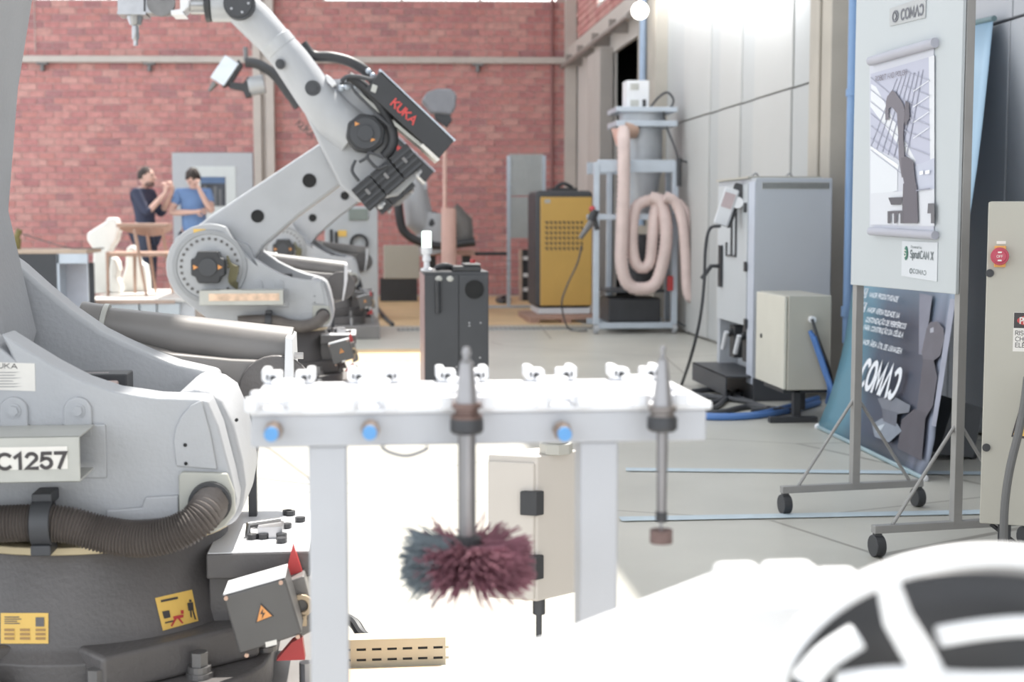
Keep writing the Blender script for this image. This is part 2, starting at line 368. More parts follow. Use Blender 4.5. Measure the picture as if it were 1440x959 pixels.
# wall panels
seam = [920, 958, 995, 1008, 1038, 1056, 1109, 1166]
k = 0
def panel(y0, y1, z0, z1, x, m_):
    MB().box(x, XW+.06, min(y0, y1)+.006, max(y0, y1)-.006, z0, z1).build('wall_panel', m_, wall_right, bevel=.006, smooth=False)
for a, b in zip(seam, seam[1:]):
    m_ = M_panel if k % 2 else M_panel2; dx = 0 if k % 2 else .012
    panel(yw(a), yw(b), 0.02, 1.965, XW+dx, m_); panel(yw(a), yw(b), 1.98, 6, XW+dx+.008, m_); k += 1
y = yw(1205)
for px in (1262, 1338, 1412, 1530, 1720, 2100):
    y2 = yw(px); panel(y, y2, .02, 1.97, XW, M_panel3); panel(y, y2, 1.985, 6, XW+.01, M_panel3); y = y2
# opening-side column with blue conduit, beige column with pipes
m = MB(); m.box(XW-.1, XW+.06, yw(934), yw(908), 0, 6); o = m.build('trim_9', M_col, bevel=.006); tag(o, kind='structure')
yy = yw(921); o = MB().cyl((XW-.14, yy, 1.0), (XW-.14, yy, 6), .035, n=12).build('trim_10', mat('pale_blue_conduit', (150,172,200), .5)); tag(o, kind='structure')
m = MB(); m.box(XW-.16, XW+.06, yw(1200), yw(1168), 0, 6); m.box(XW-.18, XW-.16, yw(1186), yw(1182), 0, 6)
o = m.build('trim_11', M_col, bevel=.008); tag(o, kind='structure')
def pw(px, py, x): return hit(px, py, (x, 0, 0), Vector((1, 0, 0)))
a = pw(1162, 240, XW-.1); o = MB().cyl(a, (a.x, a.y, 6), .036, n=12).build('trim_12', M_teal); tag(o, kind='structure')
a = pw(1193, 420, XW-.22)
m = MB(); m.cyl((a.x, a.y, .35), (a.x, a.y, 6), .03, n=12); m.cyl((a.x, a.y, .5), (a.x, a.y, .56), .04, n=12); m.cyl((a.x, a.y, 1.75), (a.x, a.y, 1.79), .037, n=12)
o = m.build('trim_13', M_bluep); tag(o, kind='structure')

# unseen roof; its gaps are shaped to place sun patches and skylight
M_roof = mat('roof_sheet', (190,190,190), .8, 0, .03, 1)
# outline of the gap: narrower over the nearest bay
GX0, GX1, GXN, GY0, GYM, GY1 = -2.6, 1.87, .50, 1.6, 6.6, 13.6
m = MB(); m.box(-8, -5.0, -3, GY1, 5, 5.12); m.box(-3.0, GX0, -3, GY1, 5, 5.12); m.box(-5.0, -3.0, -3, -1, 5, 5.12); m.box(-5.0, -3.0, 9.5, GY1, 5, 5.12); m.box(GX1, 3.3, -3, 22, 5, 5.12)
m.box(-8, GX1, GY1, 16.0, 5, 5.12); m.box(-8, GX1, 18.9, 22, 5, 5.12); m.box(-8, -6.2, 16.0, 18.9, 5, 5.12); m.box(-.95, GX1, 16.0, 18.9, 5, 5.12); m.box(GX0, GX1, -3, GY0, 5, 5.12); m.box(GX0, GXN, GY0, GYM, 5, 5.12)
ceil = m.build('ceiling', M_roof, smooth=False); tag(ceil, kind='structure')
# light added out of view to make the glow on the metal panels
wa_, wb_ = Vector((XW-.3, 14.0, 3.55)), Vector((XW-.3, 9.6, 2.85))
ld = bpy.data.lights.new('added_wall_light', 'AREA'); ld.shape = 'RECTANGLE'; ld.size = 4.3; ld.size_y = .1; ld.energy = 60; ld.color = (.97, .99, 1)
lo = bpy.data.objects.new('added_wall_light', ld); COL.objects.link(lo)
_x = (wb_-wa_).normalized(); _z = Vector((-1, 0, 0)); _y = _z.cross(_x)
_c = (wa_+wb_)/2 + Vector((.04, 0, 0))
lo.matrix_world = Matrix(((_x.x, _y.x, _z.x, _c.x), (_x.y, _y.y, _z.y, _c.y), (_x.z, _y.z, _z.z, _c.z), (0, 0, 0, 1)))
wl_ = MB().tube([wa_, wb_], .035, 8); wl_.tube([wa_+_x*.3, (XW+.02, wa_.y-.3, wa_.z-.05)], .012, 6); wl_.tube([wb_-_x*.3, (XW+.02, wb_.y+.3, wb_.z+.05)], .012, 6)
tag(wl_.build('added_lamp_tube', M_white), 'long white tube added out of view for the glow on the wall panels', 'lamp')
# ---------------- industrial robots ----------------
XR2 = P(295, 375, 8).x; ZS = P(295, 375, 8).z
def L(px, py, yo=0.0):
    q = P(px, py, 8+yo); return (q.x-XR2, q.z)
XR1 = P(133, 600, 2.7).x - L(400, 408)[0]
def L1(px, py, yo=0.0):
    q = P(px, py, 2.7+yo); return (q.x-XR1, q.z)
def L1v(px, py, yo=0.0):
    a = L1(px, py, yo); return Vector((a[0], yo, a[1]))
def Lv(px, py, yo=0.0):
    a = L(px, py, yo); return Vector((a[0], yo, a[1]))
M_boltc = mat('bolt_ring_grey', (176,178,182), .4, .2, .05, 9)
M_tipo = mat('rusty_worn_label', (222,188,160), .7, 0, .25, 22)
M_galv = mat('galvanised_channel', (184,184,178), .4, .15, .08, 10)
def arch(cx, cz, r, h, n=10):
    return [(cx-r, cz-h)]+[(cx-r*math.cos(PI*k/n), cz+r*math.sin(PI*k/n)) for k in range(n+1)]+[(cx+r, cz-h)]
def arc_pts(cx, cz, r, a0, a1, n):
    return [(cx+r*math.cos(math.radians(a0+(a1-a0)*k/n)), cz+r*math.sin(math.radians(a0+(a1-a0)*k/n))) for k in range(n+1)]
def robot(loc, label, link_turn=0, fore_turn=0, tool='spindle', detail=False):
    R = empty('industrial_robot', loc, label, 'robot', 'grey articulated robots standing in one line')
    A = (.35, .26)     # vertical axis of the base
    # --- mounting plate and base
    m = MB(); m.box(A[0]-.62, A[0]+.50, A[1]-.52, A[1]+.56, 0, .12); m.build('mounting_plate', M_castg, R, bevel=.008)
    st = MB()
    for px, py in ((155, 948), (362, 938)):
        q = L1v(px, py, -.18)
    for dx, dy in ((-.17, -.50), (.25, -.44), (.44, -.2), (.44, .3), (-.5, -.4), (-.5, .3)):
        st.cyl((A[0]+dx, A[1]+dy, .12), (A[0]+dx, A[1]+dy, .185), .014, n=10)
    tag(st.build('anchor_studs', M_steel, R), kind='stuff')
    fl = MB(); n = 48; pts = []
    for k in range(n):
        a = 2*PI*k/n; r = .40+.035*math.cos(4*a+PI); pts.append((A[0]+r*math.cos(a), A[1]+r*math.sin(a)))
    lo = [fl.bm.verts.new((x, y, .12)) for x, y in pts]; hi = [fl.bm.verts.new((x, y, .19)) for x, y in pts]
    fl.bm.faces.new(lo[::-1]); fl.bm.faces.new(hi)
    for k in range(n): fl.bm.faces.new([lo[k], lo[(k+1) % n], hi[(k+1) % n], hi[k]])
    fl.build('base_flange', M_cast, R, bevel=.008)
    for k in range(12):
        a = 2*PI*(k+.35)/12; x, y = A[0]+.375*math.cos(a), A[1]+.375*math.sin(a)
        b = MB(); b.cyl((x, y, .19), (x, y, .2), .026, n=16); b.cyl((x, y, .2), (x, y, .212), .022, n=16); b.cyl((x, y, .212), (x, y, .238), .017, n=6); b.build('flange_bolt', M_dsteel, R, smooth=False)
    dr = MB()
    prof = [(.335, .19), (.335, .235), (.315, .25), (.305, .26), (.268, .425), (.262, .432)]
    dr.tube([(A[0], A[1], z) for r, z in prof], [r for r, z in prof], 56); dr.build('base_drum', M_cast, R, bevel=.003)
    for a0 in (-52, 38, 128, 218):      # ribs of the casting between drum and flange
        rb = MB(); a = math.radians(a0); M_ = Matrix.Translation((A[0], A[1], 0)) @ Matrix.Rotation(a, 4, 'Z')
        rb.box(.25, .352, -.17, .17, .19, .262, M_); rb.build('base_rib', M_cast, R, bevel=.01)
    m = MB(); m.ring((A[0], A[1], .428), (0, 0, 1), .285, .2, .016, 56); m.build('bearing_ring', mat('yellowed_bearing_ring', (196,178,140), .4, .3, .05), R, bevel=.003)
    # --- rotating column: two cheek plates, end web
    prof = arc_pts(0, ZS, .237, 68, 222, 26)
    prof += [L(290, 447), L(303, 458), (.12, .447), L1(150, 752), L1(299, 751), L1(330, 727), L1(333, 702), L1(325, 665), L1(308, 600), L1(292, 563),
             L1(280, 561), L1(220, 559), L1(160, 550), L1(115, 535), L1(71, 512), L1(35, 490), L1(0, 468), L(362, 374), L(350, 364), L(338, 350), L(325, 332)]
    m = MB(); m.prism(prof, 0, .10); m.build('front_cheek', M_paint, R, bevel=.012, seg=3)
    pr = arc_pts(0, ZS, .237, 60, 222, 26)+[(-.02, .50), (.04, .447), (.45, .447), (.64, .452), (.665, .48), (.672, .55), L1(344, 640, .52), L1(333, 600, .52), L1(318, 555, .52),
         L1(305, 524, .42), L1(280, 518, .42), L1(248, 511, .42), L1(210, 497, .42), L1(170, 479, .42), L1(142, 465, .42), L1(100, 436, .42), L1(60, 403, .42), L1(25, 372, .42)]
    m = MB(); m.prism(pr, .42, .52); m.build('rear_cheek', M_paint, R, bevel=.012, seg=3)
    web = [(.03, .447), (.64, .447), (.665, .47), (.675, .53), (.67, .58), (.655, .65), (.635, .70), (.61, .718), (.58, .727), (.55, .72), (.53, .69), (.52, .60), (.40, .54), (.10, .52)]
    m = MB(); m.prism(web, .098, .422); m.build('end_web', M_paint, R, bevel=.015, seg=3)
    # connector block peeking over the front cheek
    q = L1v(118, 520, .2); m = MB(); m.box(q.x-.05, q.x+.09, .16, .24, .5, q.z-.005); m.build('connector_block', M_black, R, bevel=.004)
    q = L1v(150, 532, .2); m = MB(); m.box(q.x-.03, q.x+.03, .15, .22, .52, q.z); m.cyl((q.x-.06, .19, q.z+.005), (q.x+.01, .19, q.z+.005), .008); m.build('connector_plug', mat('pink_grey_plug', (214,190,184), .5), R, bevel=.004)
    # hatch panels and lugs on the front cheek
    hp = [L1(284, 562), L1(268, 570), L1(255, 585), L1(247, 603), L1(244, 620), L1(248, 655), L1(306, 660), L1(297, 610)]
    m = MB(); m.prism(hp, -.006, .004); m.build('side_cover', M_paint, R, bevel=.003)
    hp = [L1(256, 662), L1(320, 664), L1(330, 690), L1(332, 720), L1(318, 738), L1(300, 748), L1(270, 735), L1(253, 720), L1(252, 668)]
    m = MB(); m.prism(hp, -.014, .004); m.build('hose_entry_plate', M_castg if False else mat('entry_plate_grey', (178,178,170), .45, 0, .05, 7), R, bevel=.004)
    q = L1v(297, 704, 0); m = MB(); m.ring((q.x, -.03, q.z), (0, 1, 0), .040, .033, .03, 28); m.cyl((q.x, -.012, q.z), (q.x, -.008, q.z), .035, n=24); m.build('hose_socket', M_black, R)
    for k, (px, py) in enumerate(((20, 577), (110, 577))):
        q = L1(px, py); m = MB(); m.prism(arch(q[0], q[1], .026, .05), -.007, .004); o = m.build('boss', M_paint, R, bevel=.004)
        b = MB(); b.cyl((q[0], -.007, q[1]), (q[0], -.013, q[1]), .010, n=6); b.cyl((q[0], -.005, q[1]), (q[0], -.009, q[1]), .014, n=16); b.build('boss_bolt', M_paint, o, smooth=False)
    m = MB()
    for px, py in ((261, 625), (262, 651), (333, 590)): q = L1(px, py); m.cyl((q[0], -.008, q[1]), (q[0], -.002, q[1]), .0035, n=8)
    m.build('screw_hole', M_dark, R)
    q0, q1 = L1(195, 716), L1(255, 700)
    m = MB(); m.prism([L1(150, 735), L1(150, 716), L1(200, 712), L1(205, 698), L1(252, 695), L1(252, 728), L1(205, 730)], -.010, .004); m.build('cast_step', M_paint, R, bevel=.004)
    # galvanised channel with the label
    xr = L1(134, 600)[0]; zt = L1(0, 598)[1]; zb_ = zt-.082; xl = xr-.45
    m = MB(); m.box(xl, xr, -.15, .0, zt-.004, zt); m.box(xl, xr, -.15, -.146, zb_, zt); m.box(xl, xr, -.15, -.02, zb_, zb_+.004)
    ch = m.build('label_channel', M_galv, R, bevel=.0035)
    m = MB(); m.box(xr-.10, xr+.02, -.006, .002, zb_-.02, zt); m.build('channel_back_plate', M_paint, R, bevel=.003)
    m = MB(); m.box(xl+.05 if not detail else xl, xr-.021, -.1515, -.150, zb_+.024, zt-.018); lab = m.build('channel_label', M_paper if detail else M_tipo, ch, smooth=False)
    # shoulder drive
    rg = MB(); rg.ring((0, -.012, ZS), (0, 1, 0), .203, .178, .02, 48); rg.build('drive_rim', M_dsteel if False else mat('rim_grey', (150,152,156), .4, .2, .05), R, bevel=.003)
    rg = MB(); rg.cyl((0, -.006, ZS), (0, .002, ZS), .18, n=48); gd = rg.build('drive_face', M_boltc, R)
    bb = MB()
    for k in range(28):
        a = 2*PI*k/28; bb.cyl((.155*math.cos(a), -.014, ZS+.155*math.sin(a)), (.155*math.cos(a), -.004, ZS+.155*math.sin(a)), .0085, n=8)
    bb.build('drive_bolts', M_cast, gd)
    oc = [(.092*a, ZS+.088*b) for a, b in ((-1,-.5),(-.75,-.6),(-.6,-1),(.6,-1),(.75,-.6),(1,-.5),(1,.5),(.75,.6),(.6,1),(-.6,1),(-.75,.6),(-1,.5))]
    mo = MB().prism(oc, -.10, -.004).build('shoulder_motor', M_black, R, bevel=.008)
    mo2 = MB(); mo2.cyl((0, -.11, ZS), (0, -.1, ZS), .05, n=20); mo2.build('motor_cap', M_blk2, mo, bevel=.002)
    for s in (-1, 1):
        t = MB(); t.prism([(s*.066-.012, ZS+.014), (s*.066+.014, ZS), (s*.066-.012, ZS-.014)], -.104, -.1); t.build('motor_mark', M_orng, mo, smooth=False)
    t = MB()
    for k in range(4):
        t.tube(smooth_path([(.10, -.05, ZS+.06-.02*k), (.12+.012*k, -.06, ZS), (.11+.01*k, -.05, ZS-.08), (.15, -.02, ZS-.12+.01*k)], 4), .007, 6)
    t.build('motor_cables', mat('olive_cable', (110,104,70), .5), R)
    a = L(272, 322); b = L(289, 330); t = MB(); t.box(a[0], b[0], -.0015, .001, b[1], a[1]); t.build('warning_sticker', M_yel, R, smooth=False)
    # hose along the foot of the column, with clamp
    hz = [(-70, 742), (-30, 738), (20, 736), (60, 735), (100, 739), (140, 750), (180, 757), (215, 757), (250, 748), (275, 734), (290, 718), (298, 705)]
    yo = [-.055]*6+[-.06, -.065, -.065, -.06, -.045, -.015]
    path = smooth_path([L1v(px, py, y) for (px, py), y in zip(hz, yo)], 10 if detail else 5)
    if detail:
        dense = []; rr = []
        tot = 0
        fine = smooth_path(path, 4)
        for i, p in enumerate(fine):
            if i: tot += (p-fine[i-1]).length
            dense.append(p); 
        # resample for corrugation
        N = 84*2; acc = [0]
        for i in range(1, len(dense)): acc.append(acc[-1]+(dense[i]-dense[i-1]).length)
        pts = []; j = 0
        for k in range(N+1):
            s_ = acc[-1]*k/N
            while j < len(acc)-2 and acc[j+1] < s_: j += 1
            t_ = (s_-acc[j])/max(1e-6, acc[j+1]-acc[j]); pts.append(dense[j].lerp(dense[j+1], min(1, t_))); rr.append(.0350 if k % 2 else .0298)
        MB().tube(pts, rr, 20).build('corrugated_hose', M_rub, R)
    else: MB().tube(path, .034, 14).build('corrugated_hose', M_rub, R)
    q = L1v(61, 735, -.055); m = MB(); m.ring((q.x-.018, q.y, q.z), (1, 0, 0), .043, .034, .036, 24); m.box(q.x-.018, q.x+.018, q.y-.01, 0, q.z+.034, q.z+.056); m.box(q.x-.018, q.x+.018, q.y-.03, q.y+.03, q.z-.056, q.z-.036)
    m.build('hose_clamp', M_blk2, R, bevel=.003)
    # counterbalance cylinder behind
    yo = .62
    p0, p1 = L1v(112, 452, yo), L1v(408, 497, yo)
    d = (p1-p0).normalized(); t = MB(); t.tube([p0, p0+d*.05, p0+d*.05, p1], [.047, .047, .042, .062], 28); cb = t.build('counterbalance', M_castg, R, bevel=.004)
    t = MB(); t.tube([p0+d*.05, p0+d*.062], .05, 28); t.build('balance_collar', M_galv, cb, bevel=.002)
    hs = [L1(165, 470, yo), L1(250, 492, yo), L1(330, 500, yo), L1(405, 503, yo), L1(412, 560, yo), L1(402, 596, yo), L1(370, 608, yo), L1(340, 590, yo), L1(300, 545, yo), L1(200, 492, yo)]
    t = MB(); t.prism(hs, .53, .66); hsg = t.build('balance_housing', M_castg, R, bevel=.02, seg=3)
    t = MB(); q = L1(392, 545, yo); t.cyl((q[0], .54, q[1]), (q[0], .515, q[1]), .085, n=28); t.build('housing_cap', M_cast, hsg, bevel=.006)
    t = MB(); t.prism([L1(405, 468, yo), L1(415, 470, yo), L1(417, 520, yo), L1(410, 560, yo), L1(402, 598, yo), L1(396, 598, yo), L1(403, 540, yo)], .50, .70); t.build('housing_end_plate', M_white, hsg, bevel=.003)
    for px, py in ((419, 500), (413, 520)):
        q = L1v(px, py, .53); b = MB(); b.cyl(q-Vector((.008, 0, 0)), q+Vector((.012, 0, 0)), .008, n=6); b.build('plate_bolt', M_steel, hsg, smooth=False)
    # --- link arm
    S = Vector((0, .26, ZS)); Mk = Matrix.Translation((.035 if detail else 0, 0, 0)) @ Matrix.Translation(S) @ Matrix.Rotation(link_turn, 4, 'Y') @ Matrix.Translation(-S)
    yl = .26
    lk = [L(x, y, yl) for x, y in ((262, 340), (275, 322), (300, 303), (440, 210), (470, 190), (500, 158), (525, 150), (548, 168), (550, 200), (525, 230), (478, 262), (420, 305), (373, 346), (340, 400), (300, 425), (262, 400), (252, 370))]
    lm = MB().prism(lk, .125, .40); la = lm.build('link_arm', M_paint, R, bevel=.02, xf=Mk, seg=3)
    for px, py, r in ((362, 304, .028), (435, 254, .031)):
        q = L(px, py, .12); t = MB(); t.ring((q[0], .119, q[1]), (0, 1, 0), r+.008, r, .008, 24); t.cyl((q[0], .122, q[1]), (q[0], .127, q[1]), r, n=24); t.build('arm_bore', M_dark, la, xf=Mk)
    t = MB(); g = [L(x, y, .1) for x, y in ((330, 335), (350, 345), (362, 372), (340, 360))]; t.prism(g, .1, .13); t.build('arm_rib', M_paint, la, bevel=.006, xf=Mk)
    # --- forearm
    E = Vector((L(515, 190, .1)[0], .1, L(515, 190, .1)[1])); E2 = Mk @ E
    Mf = Matrix.Translation(E2) @ Matrix.Rotation(fore_turn, 4, 'Y') @ Matrix.Translation(-E)
    yf = .0
    pts = [Lv(px, py, yf) for px, py in ((337, 8), (362, 32), (388, 60))]
    t = MB(); t.tube(pts, [.098, .1, .092], 28); t.sphere(pts[0], .1, (1, 1, 1), 20); fw = t.build('wrist_tube', M_paint, R, bevel=.004, xf=Mf)
    pts = [Lv(px, py, yf) for px, py in ((394, 66), (410, 86), (441, 130), (470, 165), (500, 190))]
    t = MB(); t.tube(pts, [.093, .1, .108, .122, .12], 30); fa = t.build('forearm', M_paint, R, bevel=.006, xf=Mf)
    a_, b_ = Lv(386, 57, yf), Lv(397, 70, yf); t = MB(); t.tube([a_, b_], .097, 30); t.build('forearm_ring', M_boltc, fa, bevel=.004, xf=Mf)
    br = [L(x, y, 0) for x, y in ((424, 150), (460, 112), (500, 110), (532, 142), (552, 185), (550, 215), (588, 248), (560, 275), (505, 285), (478, 262), (450, 205))]
    t = MB(); t.prism(br, -.02, .12); bk = t.build('elbow_housing', M_paint, R, bevel=.02, xf=Mf, seg=3)
    for px, py, r in ((440, 124, .043), (394, 90, .026)):
        q = L(px, py, -.1); t = MB(); t.cyl((q[0], -.112, q[1]), (q[0], -.06, q[1]), r, n=24); t.cyl((q[0], -.116, q[1]), (q[0], -.112, q[1]), r*.55, n=20); t.build('port_plug', M_blk2, fa, bevel=.003, xf=Mf)
    q = L(514, 188, -.1); hexp = arc_pts(q[0], q[1], .112, 15, 375, 8)[:-1]
    t = MB(); t.prism(hexp, -.13, -.02); hm = t.build('elbow_motor', M_black, R, bevel=.012, xf=Mf)
    t = MB(); t.prism(arc_pts(q[0], q[1], .085, 0, 345, 23), -.15, -.13); t.prism(arc_pts(q[0], q[1], .045, 0, 345, 17), -.16, -.15); t.build('motor_cap', M_blk2, hm, bevel=.004, xf=Mf)
    for dx, dy in ((-.045, .05), (.04, -.035)):
        t = MB(); t.prism([(q[0]+dx-.012, q[1]+dy+.012), (q[0]+dx+.014, q[1]+dy), (q[0]+dx-.012, q[1]+dy-.012)], -.154, -.15); t.build('motor_mark', M_orng, hm, smooth=False, xf=Mf)
    # control box
    bx = [L(x, y, -.1) for x, y in ((536, 101), (638, 198), (617, 223), (513, 128))]
    t = MB(); t.prism(bx, -.17, .16); kb = t.build('drive_box', M_black, R, bevel=.004, xf=Mf)
    e = [L(x, y, -.1) for x, y in ((534, 98), (640, 198), (637.5, 200), (532, 101))]
    t = MB(); t.prism(e, -.17, .17); t.build('box_edge_highlight', M_alu, kb, xf=Mf)  # pale strip paints the lit top edge of the black box
    e = [L(x, y, -.1) for x, y in ((594, 203), (618, 225), (614, 228), (590, 206))]
    t = MB(); t.prism(e, -.172, .1); t.build('box_corner_strip', M_paper, kb, xf=Mf)
    e = [L(x, y, -.1) for x, y in ((506, 130), (594, 203), (591, 207), (503, 134))]
    t = MB(); t.prism(e, -.12, .1); t.build('box_side_rail', M_galv, kb, bevel=.002, xf=Mf)
    e = [L(x, y, -.17) for x, y in ((524, 118), (531, 121), (528, 131), (521, 128))]
    t = MB(); t.prism(e, -.173, -.169); t.build('data_label', M_galv, kb, xf=Mf)
    a_, b_ = Vector(Lv(553, 143, -.175)), Vector(Lv(584, 171, -.175)); r_ = (b_-a_)
    up_ = Vector((-r_.z, 0, r_.x))
    text('box_lettering', 'KUKA', .058, M_redt, kb, Mf @ frame((a_+b_)/2, r_, up_), width=r_.length*1.0, bold=.0012)
    # stacked servo drives
    A0, B0, C0_, D0 = Vector((572, 202)), Vector((596, 231)), Vector((519, 298)), Vector((493, 268))
    for k in range(3):
        s0, s1 = k/3+.01, (k+1)/3-.01
        a1, a2 = D0.lerp(A0, s0), D0.lerp(A0, s1); b1, b2 = C0_.lerp(B0, s0), C0_.lerp(B0, s1)
        pl = [L(v.x, v.y, -.06) for v in (a1, a2, b2, b1)]
        t = MB(); t.prism(pl, -.13, .12); sm = t.build('servo_motor', M_black, R, bevel=.005, xf=Mf)
        for f0 in (.15, .38, .61, .84):
            u1, u2 = a1.lerp(b1, f0), a2.lerp(b2, f0); v1, v2 = a1.lerp(b1, f0+.09), a2.lerp(b2, f0+.09)
            t = MB(); t.prism([L(v.x, v.y, -.13) for v in (u1, u2, v2, v1)], -.142, -.128); t.build('cooling_fin', M_blk2, sm, xf=Mf)
        mm = (a1.lerp(b1, .45)+a2.lerp(b2, .45))/2
        t = MB(); e = [L(mm.x+dx, mm.y+dy, -.14) for dx, dy in ((-5, -3), (-2, -6), (4, 1), (1, 4))]; t.prism(e, -.146, -.14); t.build('motor_label', M_dsteel, sm, xf=Mf)
        mm = b1.lerp(b2, .5)
        q = Lv(mm.x+3, mm.y+3, 0); t = MB(); t.sphere(q, .018, n=10); t.sphere(Lv(mm.x+7, mm.y-1, .03), .013, n=8); t.build('cable_gland', M_white, sm, xf=Mf)
    # hoses round the elbow
    t = MB(); t.tube(smooth_path([Lv(x, y, .05) for x, y in ((425, 62), (440, 78), (465, 80), (490, 86), (512, 98), (526, 114))], 6), .030, 12)
    t.build('arm_hose', M_black, R, xf=Mf)
    t = MB(); t.tube(smooth_path([Lv(x, y, -.1) for x, y in ((490, 108), (512, 122), (535, 150), (550, 180), (552, 203), (540, 220))], 6), .030, 12); t.build('elbow_hose', M_black, R, xf=Mf)
    t = MB()
    for (pth, r) in ((((480, 115), (488, 108), (505, 108), (525, 112), (535, 104)), .012), (((478, 118), (492, 118), (500, 130), (520, 150), (548, 178)), .008), (((505, 228), (515, 222), (520, 215), (540, 222)), .008), (((500, 225), (495, 240), (505, 255)), .009), (((515, 220), (530, 236), (545, 232)), .009)):
        t.tube(smooth_path([Lv(x, y, -.15) for x, y in pth], 5), r, 8)
    t.build('loose_cables', M_blk2, R, xf=Mf)
    t = MB(); 
    for x, y, s in ((488, 122, .02), (500, 122, .018), (480, 124, .02), (518, 100, .016), (524, 106, .016)): t.sphere(Lv(x, y, -.05), s, n=10)
    t.build('hose_fittings', M_alu, R, xf=Mf)
    t = MB(); e = [L(x, y, -.03) for x, y in ((458, 106), (466, 110), (474, 120), (468, 124), (460, 116))]; t.prism(e, -.1, .05); t.build('cast_lug', M_white, R, bevel=.005, xf=Mf)
    # wrist and tool
    q = L(337, 6, -.1); t = MB(); t.cyl((q[0], -.13, q[1]), (q[0], .13, q[1]), .085, n=32); t.cyl((q[0], -.14, q[1]), (q[0], -.13, q[1]), .07, n=32); wm = t.build('wrist_cover', M_blk2, R, bevel=.004, xf=Mf)
    t = MB()
    for k in range(5): a = 2*PI*k/5; t.cyl((q[0]+.05*math.cos(a), -.146, q[1]+.05*math.sin(a)), (q[0]+.05*math.cos(a), -.138, q[1]+.05*math.sin(a)), .007, n=8)
    t.build('cover_screws', M_steel, wm, xf=Mf)
    if tool == 'spindle':
        t = MB(); t.tube([Lv(325, 8), Lv(298, 8)], .088, 28); t.build('wrist_flange', M_boltc, R, bevel=.004, xf=Mf)
        t = MB(); t.tube([Lv(297, 7), Lv(289, 7)], .092, 28); t.build('wrist_seal', M_black, R, bevel=.003, xf=Mf)
        t = MB(); t.tube([Lv(288, 6), Lv(268, 6)], .055, 24); t.build('tool_flange', M_steel, R, bevel=.003, xf=Mf)
        t = MB(); t.prism([L(*v) for v in ((243, -22), (262, -20), (269, -5), (268, 12), (260, 20), (263, 24), (244, 24), (243, 18), (256, 16), (256, -16))], -.09, .09); t.build('tool_bracket', M_white, R, bevel=.004, xf=Mf)
        sp = MB(); sp.prism([L(*v) for v in ((168, -40), (206, -40), (206, 22), (169, 22))], -.08, .09); sp.prism([L(*v) for v in ((206, -30), (243, -30), (243, 21), (206, 21))], -.06, .07)
        sb = sp.build('spindle_body', M_steel, R, bevel=.005, xf=Mf)
        c0_ = Lv(226, 3, -.07); t = MB(); t.cyl(c0_, c0_+Vector((0, .03, 0)), .075, n=28); t.build('spindle_drum', M_dsteel, sb, bevel=.003, xf=Mf)
        c0_ = Lv(190, 22); t = MB(); x, z = c0_.x, c0_.z; t.tube([(x, 0, z), (x, 0, z-.02), (x, 0, z-.05), (x, 0, z-.055), (x, 0, z-.12), (x, 0, z-.135)], [.045, .04, .03, .018, .02, .012], 20)
        t.tube([(x, 0, z-.13), (x, 0, z-.16)], .012, 10); t.box(x-.08, x+.07, -.09, .09, z-.006, z+.01); t.build('spindle_nose', M_steel, sb, xf=Mf)
    elif tool == 'scanner':
        def K(px, py, yo=0):
            q_ = P(px, py, ROB3_Y+yo); return Vector((q_.x-loc[0], yo, q_.z))
        t = MB(); t.tube([K(372, 118), K(350, 122)], .085, 24); t.build('wrist_flange', M_boltc, R, bevel=.004)
        t = MB(); t.prism([(K(*v).x, K(*v).z) for v in ((350, 108), (342, 118), (326, 116), (322, 124), (342, 128), (346, 138), (354, 136))], -.06, .06); t.prism([(K(*v).x, K(*v).z) for v in ((336, 84), (342, 92), (326, 118), (314, 124), (312, 120))], -.05, .05)
        t.build('tool_bracket', M_black, R, bevel=.005)
        t = MB(); t.prism([(K(*v).x, K(*v).z) for v in ((318, 79), (337, 91), (316, 122), (297, 110))], -.09, .09); t.build('tool_head', mat('pale_blue_housing', (214,224,236), .4), R, bevel=.006)
        t = MB(); t.tube([K(303, 116), K(294, 128)], [.03, .015], 12); t.tube([K(345, 66), K(346, 86)], .02, 8); t.build('tool_tip', M_dsteel, R)
        t = MB(); t.tube(smooth_path([K(x, y, -.12) for x, y in ((345, 88), (362, 90), (385, 104), (405, 130), (420, 150))], 6), .045, 10); t.build('dress_hose', M_black, R)
        a_, b_ = K(419, 172, -.15), K(441, 191, -.15); r_ = b_-a_
        text('arm_lettering', 'KUKA', .08, M_ink, R, frame((a_+b_)/2, r_, Vector((-r_.z, 0, r_.x))), width=r_.length)
    # junction boxes at the foot on the right
    if True:
        zt_ = .405
        jf = [L1(x, y, -.1) for x, y in ((313, 838), (401, 813), (425, 892), (337, 921))]
        t = MB(); t.prism(jf, -.1, .0); jb = t.build('junction_box', M_blk2 if False else mat('junction_box_grey', (86,84,84), .4, .1, .08, 8), R, bevel=.005)
        t = MB(); t.box(.603, .797, .063, .457, zt_, zt_+.0015); t.build('shelf_top_glare', M_white, R) if True else None  # thin white sheet paints the sun glare on the shelf top
        t = MB(); t.prism([L1(x, y, -.1) for x, y in ((314, 835.5), (400.5, 810.5), (401, 812.7), (313.5, 837.7))], -.098, -.002); t.build('box_top_glare', M_white, jb)  # thin white strip paints the sun glare on the box top
        n_ = [L1(x, y, -.1) for x, y in ((313, 838), (401, 813), (404, 816), (315, 842))]
        for x, y in ((318, 841), (395, 819), (419, 895), (347, 921)):
            q = L1v(x, y, -.1); t = MB(); t.cyl(q-Vector((0, .004, 0)), q, .004, n=10); t.build('lid_screw', mat('copper_screw', (196,160,140), .3, .5), jb)
        t = MB(); t.prism([L1(x, y, -.1) for x, y in ((367, 848), (385, 866), (359, 876))], -.1015, -.099); wt = t.build('warning_triangle', M_ink, jb, smooth=False)
